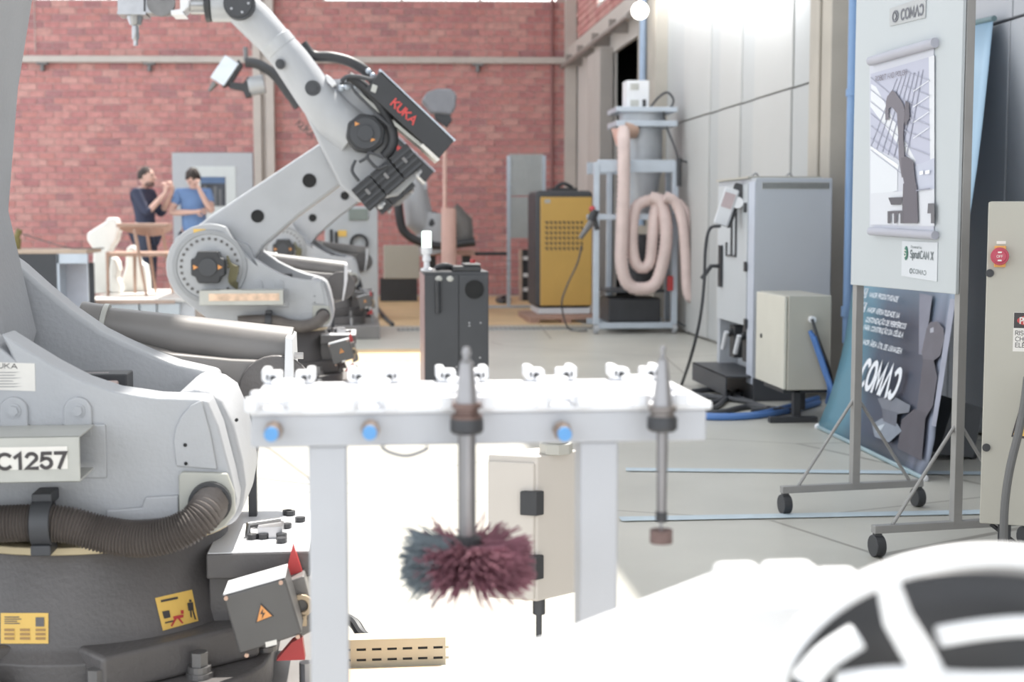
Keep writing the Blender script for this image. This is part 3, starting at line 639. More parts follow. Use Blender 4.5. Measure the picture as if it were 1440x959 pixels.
        t = MB(); t.prism([L1(x, y, -.1) for x, y in ((367, 850.5), (382.5, 865.5), (361.5, 873.8))], -.1025, -.101); t.build('warning_triangle_face', M_yel if False else M_orng, jb, smooth=False)
        t = MB(); t.prism([L1(x, y, -.1) for x, y in ((370, 855), (366, 863), (369.5, 862.5), (368, 870), (373, 861), (369.5, 861.5))], -.1035, -.102); t.build('lightning_bolt', M_ink, jb, smooth=False)
        t = MB(); t.prism([L1(x, y, -.1) for x, y in ((373, 903), (389, 899), (389.5, 906), (374, 910))], -.1015, -.099); t.build('box_label', M_paper, jb, smooth=False)
        # second box behind with clamp lever
        jf = [L1(x, y, .02) for x, y in ((398, 816), (428, 806), (447, 880), (424, 892))]
        t = MB(); t.prism(jf, .0, .12); j2 = t.build('connector_housing', M_castg, R, bevel=.004)
        t = MB(); q = L1v(424, 850, 0); t.ring((q.x, -.012, q.z), (0, 1, 0), .022, .012, .01, 18); t.box(q.x-.02, q.x+.01, -.012, 0, q.z-.04, q.z-.015); t.build('locking_lever', mat('tan_lever', (196,172,140), .4, .3), j2, bevel=.002)
        # connector shelf, under the white sheet painted as its sunlit top
        t = MB(); t.box(.60, .80, .06, .46, zt_-.05, zt_); t.box(.60, .66, .1, .4, .13, zt_-.05); cs = t.build('connector_shelf', M_cast, R, bevel=.004)
        for k in range(9):
            x_ = random.uniform(.64, .78); y_ = random.uniform(.12, .42); t = MB(); t.cyl((x_, y_, zt_), (x_, y_, zt_+.012), .011, n=8); t.build('connector_cap', M_black, cs)
        t = MB(); t.tube([(.67, .2, zt_), (.67, .2, zt_+.025), (.73, .24, zt_+.025), (.73, .24, zt_)], .008, 8); t.box(.69, .74, .18, .24, zt_, zt_+.025); t.build('shelf_connector', M_steel, cs, bevel=.002)
        q = L1v(366, 768, .2); t = MB(); t.box(.655, .672, .40, .43, zt_, zt_+.15); t.build('upright_pin', M_blk2, cs)
        t = MB(); t.prism([(.750, zt_-.05), (.768, zt_+.02), (.79, zt_-.05)], .04, .058); t.build('red_bracket', M_red, R)
        t = MB(); t.prism([(.735, .205), (.79, .205), (.785, .25), (.765, .24)], .01, .04); t.build('red_foot', M_red, R)
    if detail:
        # stickers wrapped on the drum
        def drum_patch(px0, py0, px1, py1, name, m_, skew=0.0, off=.0015, par=R, corners=None):
            """quad patch lying on the drum surface, corners given in the picture"""
            cs_ = corners or [(px0, py0), (px1, py0), (px1, py1), (px0, py1)]
            t = MB(); N = 8; g = []
            for j in range(3):
                row = []
                for i in range(N+1):
                    u, v = i/N, j/2
                    x = (cs_[0][0]*(1-u)+cs_[1][0]*u)*(1-v)+(cs_[3][0]*(1-u)+cs_[2][0]*u)*v
                    y = (cs_[0][1]*(1-u)+cs_[1][1]*u)*(1-v)+(cs_[3][1]*(1-u)+cs_[2][1]*u)*v
                    row.append(t.bm.verts.new(drum_hit(x, y, off)))
                g.append(row)
            for j in range(2):
                for i in range(N): t.bm.faces.new([g[j][i], g[j][i+1], g[j+1][i+1], g[j+1][i]])
            return t.build(name, m_, par, smooth=False)
        def drum_hit(px, py, off):
            d = ray(px, py); o = C0-Vector(loc); t = 2.0
            for _ in range(700):
                p = o+d.normalized()*t; r = math.hypot(p.x-A[0], p.y-A[1]); rz = .305-(p.z-.26)*(.037/.165)+off
                if r < rz:
                    lo_, hi_ = t-.002, t
                    for _ in range(16):
                        t = (lo_+hi_)/2; p = o+d.normalized()*t
                        if math.hypot(p.x-A[0], p.y-A[1]) < .305-(p.z-.26)*(.037/.165)+off: hi_ = t
                        else: lo_ = t
                    return p
                t += .002
            return p
        s1 = drum_patch(1, 862, 68, 905, 'service_sticker', M_yel)
        for k in range(4): drum_patch(6, 867+k*3, 28+random.randint(-4, 3), 868.3+k*3, 'sticker_print', M_cast, off=.0032)
        for k in range(3):
            for i in range(3): drum_patch(6+i*22, 884+k*6, 20+i*22, 887.5+k*6, 'sticker_print', mat('faint_brown_print', (170,130,70), .7), off=.0032)
        drum_patch(50, 868, 62, 881, 'sticker_print', M_cast, off=.0032)
        drum_patch(0, 0, 0, 0, 'hazard_sticker', M_yel, corners=[(218, 841), (270, 829), (279, 873), (229, 887)])
        for cc in ([(226, 844), (250, 839), (250.5, 842), (226.5, 847)], [(228, 860), (238, 858), (240, 868), (231, 870)], [(232, 875), (244, 872), (244.4, 874), (232.4, 877)], [(266, 850), (268.5, 850), (270, 868), (268, 868)], [(266, 843.5), (269, 843), (269.5, 846), (266.5, 846.5)], [(263.5, 848), (271.5, 846.5), (272.5, 858), (265, 859)], [(270, 857), (272, 857), (276, 871), (274, 871)]):
            drum_patch(0, 0, 0, 0, 'sticker_figure', M_ink, corners=cc, off=.0034)
        for cc in ([(240, 880), (247, 868), (249, 869), (242, 881)], [(243, 867), (258, 864), (258, 868), (245, 871)], [(252, 868), (258, 876), (256, 877), (250, 870)], [(254, 858), (258, 858), (258.5, 863), (254.5, 863)]):
            drum_patch(0, 0, 0, 0, 'sticker_figure', M_red, corners=cc, off=.0038)
        # channel label text, data plate
        a_ = Vector((0, -.152, 0)); 
        def CH(px, py): return L1v(px, py, -.1525)
        l_, r_ = CH(-25, 650), CH(92, 647)
        text('serial_lettering', 'SC1257', .036, M_ink, ch, frame((l_+r_)/2, r_-l_, (0, 0, 1)), width=(r_-l_).length, bold=.0012)
        t = MB(); t.prism([L1(x, y) for x, y in ((-40, 508), (49, 511), (50, 550), (-40, 547))], -.0015, .001); dp = t.build('data_plate', M_paper, R, smooth=False)
        l_, r_ = L1v(-12, 514, -.002), L1v(24, 515, -.002)
        text('plate_lettering', 'KUKA', .012, M_ink, dp, frame((l_+r_)/2, r_-l_, (0, 0, 1)), width=(r_-l_).length)
        for k in range(6):
            y = 523+k*4; t = MB(); t.prism([L1(-30, y), L1(20+random.randint(-8, 20), y), L1(20, y+1.2), L1(-30, y+1.2)], -.002, -.0012); t.build('plate_print', mat('grey_print', (150,148,150), .7), dp, smooth=False)
        # pin joint up on the rear cheek
        q = L1(15, 392, .42); t = MB(); t.ring((q[0], .405, q[1]), (0, 1, 0), .018, .009, .018, 20); t.build('lifting_eye', M_castg, R, bevel=.003)
    return R
ROB3_Y = 12.9
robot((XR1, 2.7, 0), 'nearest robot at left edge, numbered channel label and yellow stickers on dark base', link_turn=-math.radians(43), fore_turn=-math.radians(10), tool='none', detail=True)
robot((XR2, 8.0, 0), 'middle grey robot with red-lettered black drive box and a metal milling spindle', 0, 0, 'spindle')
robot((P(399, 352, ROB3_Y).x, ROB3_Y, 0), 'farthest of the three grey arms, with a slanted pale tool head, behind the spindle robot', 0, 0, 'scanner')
# ---------------- tool rack table in front ----------------
TY = 1.7
def T(px, py, Y=TY): return P(px, py, Y)
a, b = T(349, 574), T(915, 574); zt = a.z; xl, xr = a.x, P(928, 574, TY).x; ybk = TY+.27
RT = empty('tool_rack', ((xl+xr)/2, TY+.14, 0), 'white steel tool rack table with forked holders along both edges', 'tool rack')
I = lp(RT); off = -RT.location
def rt(mb, name, m, par=RT, **k): return mb.build(name, m, par, xf=Matrix.Translation(off), **k)
zb_ = T(500, 629).z; zg = T(500, 583).z
xr2 = P(952, 560, TY+.2).x
rt(MB().box(xl, xr2, TY, ybk, zg, zt), 'table_top', M_white, bevel=.003)
rt(MB().box(xl+.002, xr2-.006, TY+.006, TY+.05, zb_, zg), 'front_beam', M_legw, bevel=.003)
rt(MB().box(xl+.002, xr2-.006, ybk-.05, ybk-.006, zb_, zg), 'rear_beam', M_legw, bevel=.003)
for x0, x1 in ((433, 488), (818, 872)):
    p, q = T(x0, 640), T(x1, 640); rt(MB().box(p.x, q.x, TY+.012, TY+.012+(q.x-p.x), 0.012, zb_), 'leg', M_legw, bevel=.003)
    rt(MB().box(p.x-.01, q.x+.01, TY-.06, TY+.26, 0, .012), 'foot_plate', M_legw, bevel=.002)
# forks: front and rear, each a u-shaped holder with two screws
def fork(px, Y, front, py):
    q = P(px, py, Y); x = q.x; s = -1 if front else 1; w_ = .030
    m = MB(); y0 = Y
    m.box(x-w_, x-w_*.38, min(y0, y0-s*.035), max(y0, y0-s*.035), zt, zt+.012)
    m.box(x+w_*.38, x+w_, min(y0, y0-s*.035), max(y0, y0-s*.035), zt, zt+.012)
    m.box(x-w_, x+w_, min(y0-s*.025, y0-s*.055), max(y0-s*.025, y0-s*.055), zt, zt+.008)
    for k in (-1, 1):
        m.box(x+k*w_*.85-.008, x+k*w_*.85+.008, min(y0, y0+s*.012), max(y0, y0+s*.012), zt-.004, zt+.014)
        m.cyl((x+k*.02, y0-s*.018, zt+.012), (x+k*.02, y0-s*.018, zt+.019), .009, n=14)
    o = rt(m, 'tool_fork', M_white, bevel=.003)
    sc = MB()
    for k in (-1, 1): sc.cyl((x+k*.02, y0-.0125 if not front else y0-.0005, zt+.004), (x+k*.02, y0-.002, zt+.004), .004, n=10)
    return o
rear_x = (408, 526, 648, 770, 887)
fr_x = (385, 520, 657, 790, 928)
for px in rear_x:
    q = P(px, 543, ybk+.01); m = MB(); x = q.x
    for k in (-1, 1):
        m.box(x+k*.021-.012, x+k*.021+.012, ybk-.03, ybk+.006, zt, zt+.017); m.box(x+k*.03-.006, x+k*.03+.006, ybk-.03, ybk+.016, zt+.004, zt+.021)
    m.box(x-.022, x+.022, ybk-.045, ybk-.02, zt, zt+.008)
    fo = rt(m, 'tool_fork', M_white, bevel=.003)
    for k in (-1, 1): rt(MB().cyl((x+k*.021, ybk-.032, zt+.009), (x+k*.021, ybk-.0295, zt+.009), .0042, n=12), 'screw_recess', M_black, fo)
for px in fr_x:
    fork(px, TY-.004, True, 575)
for px, py in ((385, 605), (521, 603), (790, 605)):
    q = T(px, py, TY-.005); m = MB(); m.cyl((q.x, TY-.002, q.z), (q.x, TY-.016, q.z), .0115, n=8); m.cyl((q.x, TY-.012, q.z), (q.x, TY-.035, q.z), .009, n=16)
    s_ = rt(m, 'proximity_sensor', mat('nickel_bronze', (150,132,120), .35, .7))
    m = MB(); m.cyl((q.x-.001, TY-.035, q.z), (q.x-.001, TY-.040, q.z), .0085, n=16); rt(m, 'sensor_face', mat('sensor_blue', (70,150,215), .5), s_)
m = MB(); m.tube(smooth_path([T(536, 628), T(548, 636), T(572, 641), T(595, 634), T(602, 628)], 6), .0025, 8); rt(m, 'sensor_cable', mat('grey_cable', (140,140,142), .5))

def tool_holder(px, label):
    q = T(px, 600, TY-.03); R = empty('tool_holder', (q.x, TY-.035, 0), label, 'tool holder')
    Y = TY-.035
    z = lambda py: P(px, py, Y).z
    r = lambda pix: pix/2/F*Y
    return R, z, r
def lathe(prof, n=24):
    m = MB(); m.tube([(0, 0, z) for z, r in prof], [r for z, r in prof], n); return m
R, z, r = tool_holder(656, 'tapered tool holder with long shaft and round wine-coloured bristle brush')
lathe([(z(488), r(9)), (z(497), r(14)), (z(499), r(9)), (z(506), r(12)), (z(510), r(20)), (z(567), r(32))]).build('taper', mat('worn_taper_steel', (148,146,148), .3, .7, .15), R)
lathe([(z(566), r(42)), (z(573), r(44)), (z(574), r(34)), (z(582), r(34)), (z(583), r(46)), (z(590), r(46))]).build('collar', mat('bronzed_collar', (112,86,78), .35, .5, .15), R)
lathe([(z(588), r(46)), (z(592), r(48)), (z(605), r(48)), (z(609), r(42))]).build('collet_nut', M_black, R)
lathe([(z(609), r(26)), (z(765), r(26))]).build('shaft', mat('brushed_shaft', (140,138,140), .3, .8, .12), R)
lathe([(z(752), r(28)), (z(756), r(40)), (z(808), r(40)), (z(812), r(28))]).build('brush_hub', M_black, R)
M_br1 = mat('wine_bristle', (140,84,100), .8, 0, .2, 40); M_br2 = mat('slate_bristle', (108,120,128), .8, 0, .2, 40)
zc = z(786); rad = r(186)
for nm, m_, sel in (('wine_bristles', M_br1, lambda a: math.cos(a) > -.80), ('slate_bristles', M_br2, lambda a: math.cos(a) <= -.62)):
    bm_ = MB(); n = 0
    while n < (900 if nm[0] == 'w' else 330):
        a = random.uniform(0, 2*PI)
        if not sel(a): continue
        zo = random.uniform(-.019, .019); up = random.gauss(0, .007)-.002; l = rad*random.uniform(.88, 1.08); tw = random.gauss(0, .09)
        p0 = Vector((.02*math.cos(a), .02*math.sin(a), zc+zo)); p1 = Vector((l*.6*math.cos(a+tw*.4), l*.6*math.sin(a+tw*.4), zc+zo+up*.4)); p2 = Vector((l*math.cos(a+tw), l*math.sin(a+tw), zc+zo+up*1.4-(.006 if zo < 0 else -.003)))
        bm_.tube([p0, p1, p2], [.0016, .0016, .0010], 4); n += 1
    tag(bm_.build(nm, m_, R), kind='stuff')
R, z, r = tool_holder(930, 'tapered tool holder at table end with slim shaft and small abrasive wheel')
lathe([(z(486), r(8)), (z(493), r(8)), (z(495), r(5)), (z(503), r(8)), (z(506), r(14)), (z(572), r(30))]).build('taper', MATS['worn_taper_steel'], R)
lathe([(z(570), r(40)), (z(578), r(42)), (z(580), r(34)), (z(586), r(36))]).build('collar', mat('dull_collar', (120,112,108), .35, .6), R)
lathe([(z(585), r(40)), (z(588), r(44)), (z(602), r(44)), (z(606), r(36))]).build('collet_nut', M_black, R)
lathe([(z(606), r(17)), (z(720), r(14))]).build('shaft', MATS['brushed_shaft'], R)
lathe([(z(719), r(17)), (z(733), r(17))]).build('chuck', M_black, R)
lathe([(z(733), r(5)), (z(746), r(5))]).build('spindle_pin', M_steel, R)
lathe([(z(745), r(33)), (z(763), r(33))], 28).build('abrasive_wheel', mat('brown_abrasive', (112,88,84), .9, 0, .2, 40), R)

# beige enclosure on its own stand under the table
YB = 2.6
def ebox(name, label, cat, corner_px, Yc, lpx, rpx, ytop, ybot, mL, group=None):
    """enclosure with a vertical edge towards the viewer; lpx/rpx the outer edges; returns empty, local unit vectors"""
    cP = P(corner_px, ytop, Yc); return cP
c0 = P(756, 642, YB); zt2 = c0.z; zb2 = P(756, 846, YB).z
dl = Vector((math.cos(math.radians(158)), math.sin(math.radians(158)), 0)); dr_ = Vector((math.cos(math.radians(35)), math.sin(math.radians(35)), 0))
def edge_len(c_, d, px):
    # length along d so that the point projects to column px
    n = _R @ Vector((0, 0, 1)); rr_ = ray(px, 480); pn = rr_.cross(Vector((0, 0, 1)))
    return (C0-c_).dot(pn)/d.dot(pn)
la_, lb_ = edge_len(c0, dl, 686), edge_len(c0, dr_, 822)
BE = empty('control_box', (c0.x, c0.y+.05, 0), 'beige box with two black hinges standing behind the bristle brush, under the white table', 'control box')
def quadbox(c_, u, lu, v, lv, z0, z1):
    m = MB(); c_ = Vector((c_.x, c_.y, 0)); ps = [c_, c_+u*lu, c_+u*lu+v*lv, c_+v*lv]
    lo = [m.bm.verts.new((p.x, p.y, z0)) for p in ps]; hi = [m.bm.verts.new((p.x, p.y, z1)) for p in ps]
    m.bm.faces.new(lo[::-1]); m.bm.faces.new(hi)
    for k in range(4): m.bm.faces.new([lo[k], lo[(k+1) % 4], hi[(k+1) % 4], hi[k]])
    return m
X_ = Matrix.Translation(-BE.location)
M_be2 = mat('warm_grey_enclosure', (200,192,184), .5, 0, .03, 4)
quadbox(c0, dl, la_, dr_, lb_, zb2, zt2).build('body', M_be2, BE, xf=X_, bevel=.003)
quadbox(c0+dl*.004-dr_*.006, dl, la_-.008, dr_, .006, zb2+.004, zt2-.012).build('door', M_be2, BE, xf=X_, bevel=.002)
for y0, y1 in ((690, 724), (780, 814)):
    za, zb3 = P(750, y1, YB).z, P(750, y0, YB).z
    m = quadbox(c0-dr_*.016-dl*.01, dl, .032, dr_, .02, za, zb3); m.build('hinge', M_black, BE, xf=X_, bevel=.002)
g = c0+dl*.01+dr_*.06; m = MB(); g.z = 0
m.cyl((g.x, g.y, zt2), (g.x, g.y, zt2+.02), .032, n=8); m.cyl((g.x, g.y, zt2+.02), (g.x, g.y, zt2+.05), .024, n=16); m.build('cable_gland', mat('grey_gland', (176,174,166), .5), BE, xf=X_, bevel=.002)
g = c0+dr_*.03+dl*.02; m = MB(); m.cyl((g.x, g.y, zb2-.03), (g.x, g.y, zb2), .012, n=12); m.cyl((g.x, g.y, 0.01), (g.x, g.y, zb2-.03), .006, n=10)
m.box(g.x-.12, g.x+.12, g.y-.02, g.y+.02, 0, .012); m.build('stand_post', M_blk2, BE, xf=X_)

# slotted wire duct on the floor with a dark cable running in
a, b = G(432, 940), G(628, 940); Yd = a.y
m = MB(); h = .062; L_ = b.x-a.x; n = 9; pitch = L_/n
m.box(a.x, b.x, Yd, Yd+.003, 0, .013); m.box(a.x, b.x, Yd, Yd+.003, .044, h); m.box(a.x, b.x, Yd, Yd+.003, .019, .038)
for k in range(n+1):
    for z0_, z1_ in ((.0131, .0189), (.0381, .0439)): m.box(a.x+k*pitch-.007, a.x+k*pitch+.007, Yd, Yd+.003, z0_, z1_)
m.box(a.x, b.x, Yd+.05, Yd+.053, .0001, h); m.box(a.x, b.x, Yd+.0031, Yd+.0499, .0001, .002); m.box(a.x, b.x, Yd-.0, Yd+.053, h+.0001, h+.003); dfl = MB().box(a.x+.003, b.x-.003, Yd+.006, Yd+.046, .003, h-.004).build('duct_dark_fill', M_black)  # black block added as the shade seen through the slots
M_duct = mat('cream_duct', (206,194,170), .5, 0, .04)
dct = m.build('cable_duct', M_duct, smooth=False); dfl.parent = dct; tag(dct, 'cream slotted cable duct on the floor beside the table leg', 'cable duct')
m = MB(); m.tube(smooth_path([G(440, 860, .05), G(492, 872, .05), G(512, 895, .03), G(545, 908, .03), G(600, 914, .025)], 6), .014, 10)
tag(m.build('floor_cable', M_black), 'thick dark cable curving down to the cream floor duct', 'cable')
for k, (mm, nm, lb) in enumerate(((M_blue, 'wire', 'thin blue wire beside thick dark floor cable at the cream duct'), (M_red, 'wire', 'thin red wire beside thick dark floor cable at the cream duct'))):
    m = MB(); m.tube(smooth_path([G(440, 884+k*8, .03), G(495, 896+k*6, .03), G(525, 910+k*2, .03)], 5), .005, 6); tag(m.build(nm, mm), lb, 'wire')
m = MB(); a, b = G(380, 959), G(628, 925)
m.box(a.x+.08, P(628, 930, 3.3).x, 3.02, 3.28, .0005, .004); tag(m.build('wooden_board', mat('sand_floor_sheet', (220,190,150), .7, 0, .1, 5), smooth=False), 'thin sand-coloured sheet lying on floor below the cable duct', 'sheet')

# ---------------- black machine cabinet ----------------
YC = 8.0
a = P(597, 382, YC); b = P(687, 382, YC); 
KC = empty('machine_cabinet', ((a.x+b.x)/2, YC+.3, 0), 'black upright machine cabinet with round vent and beacon on top', 'cabinet')
X_ = Matrix.Translation(-KC.location); dC = .62
MB().box(a.x, b.x, YC, YC+dC, 0.0, a.z).build('body', M_blk2, KC, xf=X_, bevel=.004)
xm = P(645, 400, YC).x
MB().box(a.x+.004, xm-.003, YC-.008, YC, .02, a.z-.02).build('front_panel', M_blk2, KC, xf=X_, bevel=.002)
MB().box(xm+.003, b.x-.004, YC-.008, YC, .02, a.z-.02).build('front_panel', M_blk2, KC, xf=X_, bevel=.002)
MB().box(a.x-.004, a.x, YC+.01, YC+dC-.01, .02, a.z-.02).build('side_panel', mat('pink_side_panel', (176,140,140), .4, 0, .1), KC, xf=X_)
q = P(667, 407, YC); m = MB(); m.ring((q.x, YC-.014, q.z), (0, 1, 0), .054, .046, .008, 28); m.cyl((q.x, YC-.011, q.z), (q.x, YC-.009, q.z), .048, n=28)
for k in range(4): m.box(q.x-.045, q.x+.045, YC-.014, YC-.011, q.z-.03+k*.02-.002, q.z-.03+k*.02+.002)
m.build('round_vent', M_dark, KC, xf=X_)
m = MB(); m.tube([P(615, 395, YC-.02), P(616, 440, YC-.02)], .016, 10); m.build('door_handle', M_black, KC, xf=X_)
for px in (617, 633): q = P(px, 392, YC-.009); m = MB(); m.sphere(q, .02, (1, .2, .8), 12); m.build('round_label', M_galv, KC, xf=X_)
m = MB()
for px, py in ((660, 454), (676, 454), (675, 503), (683, 516), (683, 532), (642, 516), (660, 458)): q = P(px, py, YC-.008); m.cyl((q.x, q.y-.004, q.z), (q.x, q.y, q.z), .005, n=8)
m.build('panel_screws', M_steel, KC, xf=X_)
q = P(600, 378, YC+.12); zt3 = a.z
B_ = empty('signal_beacon', (q.x, q.y, zt3), 'white signal beacon with glowing pale top on the black cabinet', 'beacon')
m = lathe([(0, .035), (.01, .035), (.02, .018), (.05, .016), (.06, .025), (.09, .02), (.10, .03), (.135, .032)]); m.build('base', M_white, B_)
m = lathe([(.135, .027), (.222, .027), (.226, .02)]); mg = mat('beacon_glow', (236,255,246), .4, 0, 0, emit=1.3); m.build('lens', mg, B_)
q = P(650, 373, YC+.1); TP = empty('teach_pendant', (q.x, q.y, zt3), 'black teach pendant with red stop button lying on black cabinet', 'pendant')
m = MB(); m.box(-.06, .10, -.10, .12, 0, .03); m.box(.0, .10, -.1, .1, .03, .045); m.build('body', M_black, TP, bevel=.01)
m = MB(); m.tube(smooth_path([(-.06, 0, .02), (-.10, -.02, .03), (-.14, 0, .02), (-.12, .06, .02), (-.07, .05, .02)], 5), .018, 8); m.build('coiled_lead', M_black, TP)
m = MB(); m.cyl((.06, 0, .045), (.06, 0, .065), .016, n=14); m.build('stop_button', M_red, TP)

# ---------------- grey tall controller with pendant ----------------
YG = 8.05
c1 = P(1063, 250, YG); b1 = P(1171, 250, YG); zt4 = c1.z; zb4 = P(1063, 541, YG).z; dG = .86
GC = empty('control_cabinet', ((c1.x+b1.x)/2, YG+.4, 0), 'tall grey control cabinet with vent strip and pendant hung on its door', 'cabinet')
X_ = Matrix.Translation(-GC.location)
m = MB(); x0, x1 = c1.x, b1.x
zn = P(1040, 448+30, YG+.4).z
m.box(x0, x1, YG, YG+dG, .45, zt4); m.box(x0, x0+.12, YG, YG+.10, zb4, .45); m.box(x0, x0+.12, YG+dG-.06, YG+dG, zb4, .45); m.box(x0+.12, x1, YG, YG+dG, zb4, .45)
m.build('body', M_cab, GC, xf=X_, bevel=.006)
MB().box(x0-.012, x0, YG+.14, YG+dG-.03, .43, zt4-.03).build('door', M_cabd, GC, xf=X_, bevel=.004)
MB().box(x0-.006, x0, YG, YG+.13, zb4, zt4-.02).build('corner_post', mat('pale_blue_grey_post', (188,194,208), .5, 0, .03), GC, xf=X_, bevel=.003)
m = MB(); 
for y in (YG+.3, YG+.6):
    m = MB(); m.box(x0+.03, x0+.12, y-.06, y+.06, .20, .40); m.cyl((x0, y, .34), (x0+.05, y, .38), .02, n=10)
    bk_ = m.build('breaker_block', M_black, GC, xf=X_, bevel=.004)
    MB().tube([(x0-.01, y-.02, .36), (x0-.02, y+.03, .25)], .016, 8).build('breaker_lever', M_white, bk_, xf=X_)
m = MB(); m.box(x0-.16, x0+.1, YG+.02, YG+dG, .135, .145); m.box(x0-.16, x0-.15, YG+.02, YG+dG, .03, .145); m.box(x0+.0, x0+.25, YG-.02, YG+dG, 0, .135); m.build('plinth', M_blk2, GC, xf=X_, bevel=.003)
va, vb = P(1072, 256, YG), P(1166, 266, YG); n = 30
vent = MB(); vent.box(va.x, vb.x, YG-.002, YG+.001, vb.z, va.z); vv = vent.build('vent_panel', M_galv, GC, xf=X_, smooth=False)
for k in range(n):
    x = va.x+(vb.x-va.x)*(k+.5)/n; m = MB(); m.box(x-.0022, x+.0022, YG-.006, YG-.001, vb.z+.003, va.z-.003); m.build('vent_slat', M_blk2, vv, xf=X_, smooth=False)
for px in (1062, 1110):
    q = P(px, 247, YG+.15); m = MB(); pts = [(q.x+.02*math.cos(t/8*PI), q.y, zt4+.0+.03*math.sin(t/8*PI)) for t in range(9)]; m.tube(pts, .005, 8); m.build('lifting_eye', M_steel, GC, xf=X_)
m = MB(); m.box(x0-.02, x1-.03, YG+.1, YG+dG, zt4, zt4+.012); m.build('top_plate', M_beige, GC, xf=X_)
for py in (292, 375, 455):
    q = hit(1049, py, (x0-.012, 0, 0), Vector((1, 0, 0))); m = MB(); m.box(x0-.022, x0-.012, q.y-.02, q.y+.02, q.z-.028, q.z+.028); m.build('hinge', M_black, GC, xf=X_)
q = hit(1015, 374, (x0-.012, 0, 0), Vector((1, 0, 0))); m = MB(); m.box(x0-.03, x0-.012, q.y-.03, q.y+.03, q.z-.13, q.z+.13); m.tube([(x0-.03, q.y, q.z), (x0-.08, q.y, q.z-.0), (x0-.14, q.y, q.z-.08)], .014, 8); m.build('door_handle', M_black, GC, xf=X_)
m = MB(); za = hit(1035, 290, (x0-.02, 0, 0), Vector((1, 0, 0)))
for dy in (0, .1): m.tube([(x0-.02, za.y+dy, za.z+.05), (x0-.02, za.y+dy, za.z-.30)], .006, 6)
m.tube([(x0-.02, za.y, za.z-.30), (x0-.02, za.y+.22, za.z-.30), (x0-.02, za.y+.22, za.z-.22)], .006, 6); m.build('wire_bracket', M_black, GC, xf=X_)
q = hit(1022, 290, (x0-.10, 0, 0), Vector((1, 0, 0)))
PN = empty('teach_pendant', q, 'pale teach pendant with dark backside hanging on the tall grey cabinet', 'pendant')
PN.rotation_euler = (math.radians(0), math.radians(18), math.radians(-20))
m = MB(); m.box(-.045, .045, -.02, .02, -.12, .11); m.build('body', mat('pale_pendant', (206,208,212), .4), PN, bevel=.012)
m = MB(); m.box(-.032, .032, -.024, -.018, -.01, .08); m.build('screen', mat('pinkish_screen', (178,158,160), .3), PN)
m = MB(); m.box(.0, .07, .0, .07, .0, .15); m.box(.02, .06, .0, .06, -.12, .02); m.build('grip', M_black, PN, bevel=.012)
m = MB(); m.cyl((.055, -.012, .04), (.055, .0, .04), .035, n=18); m.build('dial', M_white, PN, bevel=.002)
m = MB(); m.tube(smooth_path([P(x, y, YY) for x, y, YY in ((1012, 318, 8.3), (998, 322, 8.2), (992, 350, 8.2), (990, 400, 8.2), (984, 450, 8.2), (972, 500, 8.3), (958, 542, 8.9))]+[G(952, 553, .02)], 6), .010, 8)
tag(m.build('pendant_cable', M_black), 'long black cable hanging from the pale pendant to the floor', 'cable')

# floor cables and blue hoses near it
def floor_tube(name, m_, pts, r, label, cat, group=None, z=None):
    m = MB(); m.tube(smooth_path([G(x, y, (z if z is not None else r)) for x, y in pts], 6), r, 8); return tag(m.build(name, m_), label, cat, group)
for k, pts in enumerate((((950, 552), (985, 556), (1020, 560), (1060, 566)), ((955, 560), (1000, 566), (1030, 556), (1062, 552)), ((965, 570), (1000, 575), (1020, 562), (1040, 548)), ((960, 578), (1010, 580), (1050, 572), (1100, 576)), ((975, 550), (1010, 548), (1040, 560), (1080, 575)))):
    floor_tube('floor_cable', M_blk2, pts, .016, 'black cable in the floor tangle before the tall grey cabinet', 'cable', 'tangled black floor cables')
for k, pts in enumerate((((962, 582), (1010, 585), (1060, 583), (1100, 574), (1150, 560)), ((962, 585), (1020, 587), (1070, 584), (1120, 575), (1152, 566)))):
    floor_tube('air_hose', M_blue, pts, .016, ('upper' if k == 0 else 'lower')+' of two blue air hoses lying on floor before tall grey cabinet', 'hose', 'blue air hoses')

# ---------------- beige box on black stand ----------------
YQ = 7.15
c2 = P(1109, 416, YQ); b2 = P(1170, 416, YQ); zt5 = c2.z; zb5 = P(1109, 549, YQ).z; dQ = .54
xq = c2.x
BQ = empty('control_box', ((c2.x+b2.x)/2, YQ+.25, 0), 'beige enclosure on black steel stand before the tall grey cabinet', 'control box')
X_ = Matrix.Translation(-BQ.location)
MB().box(xq, b2.x, YQ, YQ+dQ, zb5, zt5).build('body', M_beige, BQ, xf=X_, bevel=.005)
MB().box(xq-.02, xq-.003, YQ+.006, YQ+dQ-.006, zb5+.004, zt5-.004).build('door', mat('cream_door', (208,204,190), .5, 0, .02), BQ, xf=X_, bevel=.004)
q = hit(1071, 472, (xq-.02, 0, 0), Vector((1, 0, 0))); MB().cyl((xq-.026, q.y-.0, q.z), (xq-.018, q.y, q.z), .012, n=14).build('door_lock', M_black, BQ, xf=X_)
m = MB(); xm = P(1120, 580, YQ+.05).x
m.box(xm-.02, xm+.02, YQ+.04, YQ+.08, .02, zb5); m.box(xm+.10, xm+.14, YQ+.34, YQ+.38, .02, zb5); m.box(P(1083, 600, YQ).x, P(1150, 600, YQ).x, YQ+.0, YQ+.05, 0, .03); m.box(P(1083, 600, YQ).x, P(1150, 600, YQ).x, YQ+.34, YQ+.38, 0, .03)
m.box(xq-.01, b2.x, YQ+.04, YQ+.40, zb5-.02, zb5); m.build('stand', M_black, BQ, xf=X_, bevel=.003)
q = P(1141, 449, YQ); m = MB(); m.cyl((q.x, YQ-.03, q.z), (q.x, YQ, q.z), .018, n=14); m.build('cable_gland', M_white, BQ, xf=X_)
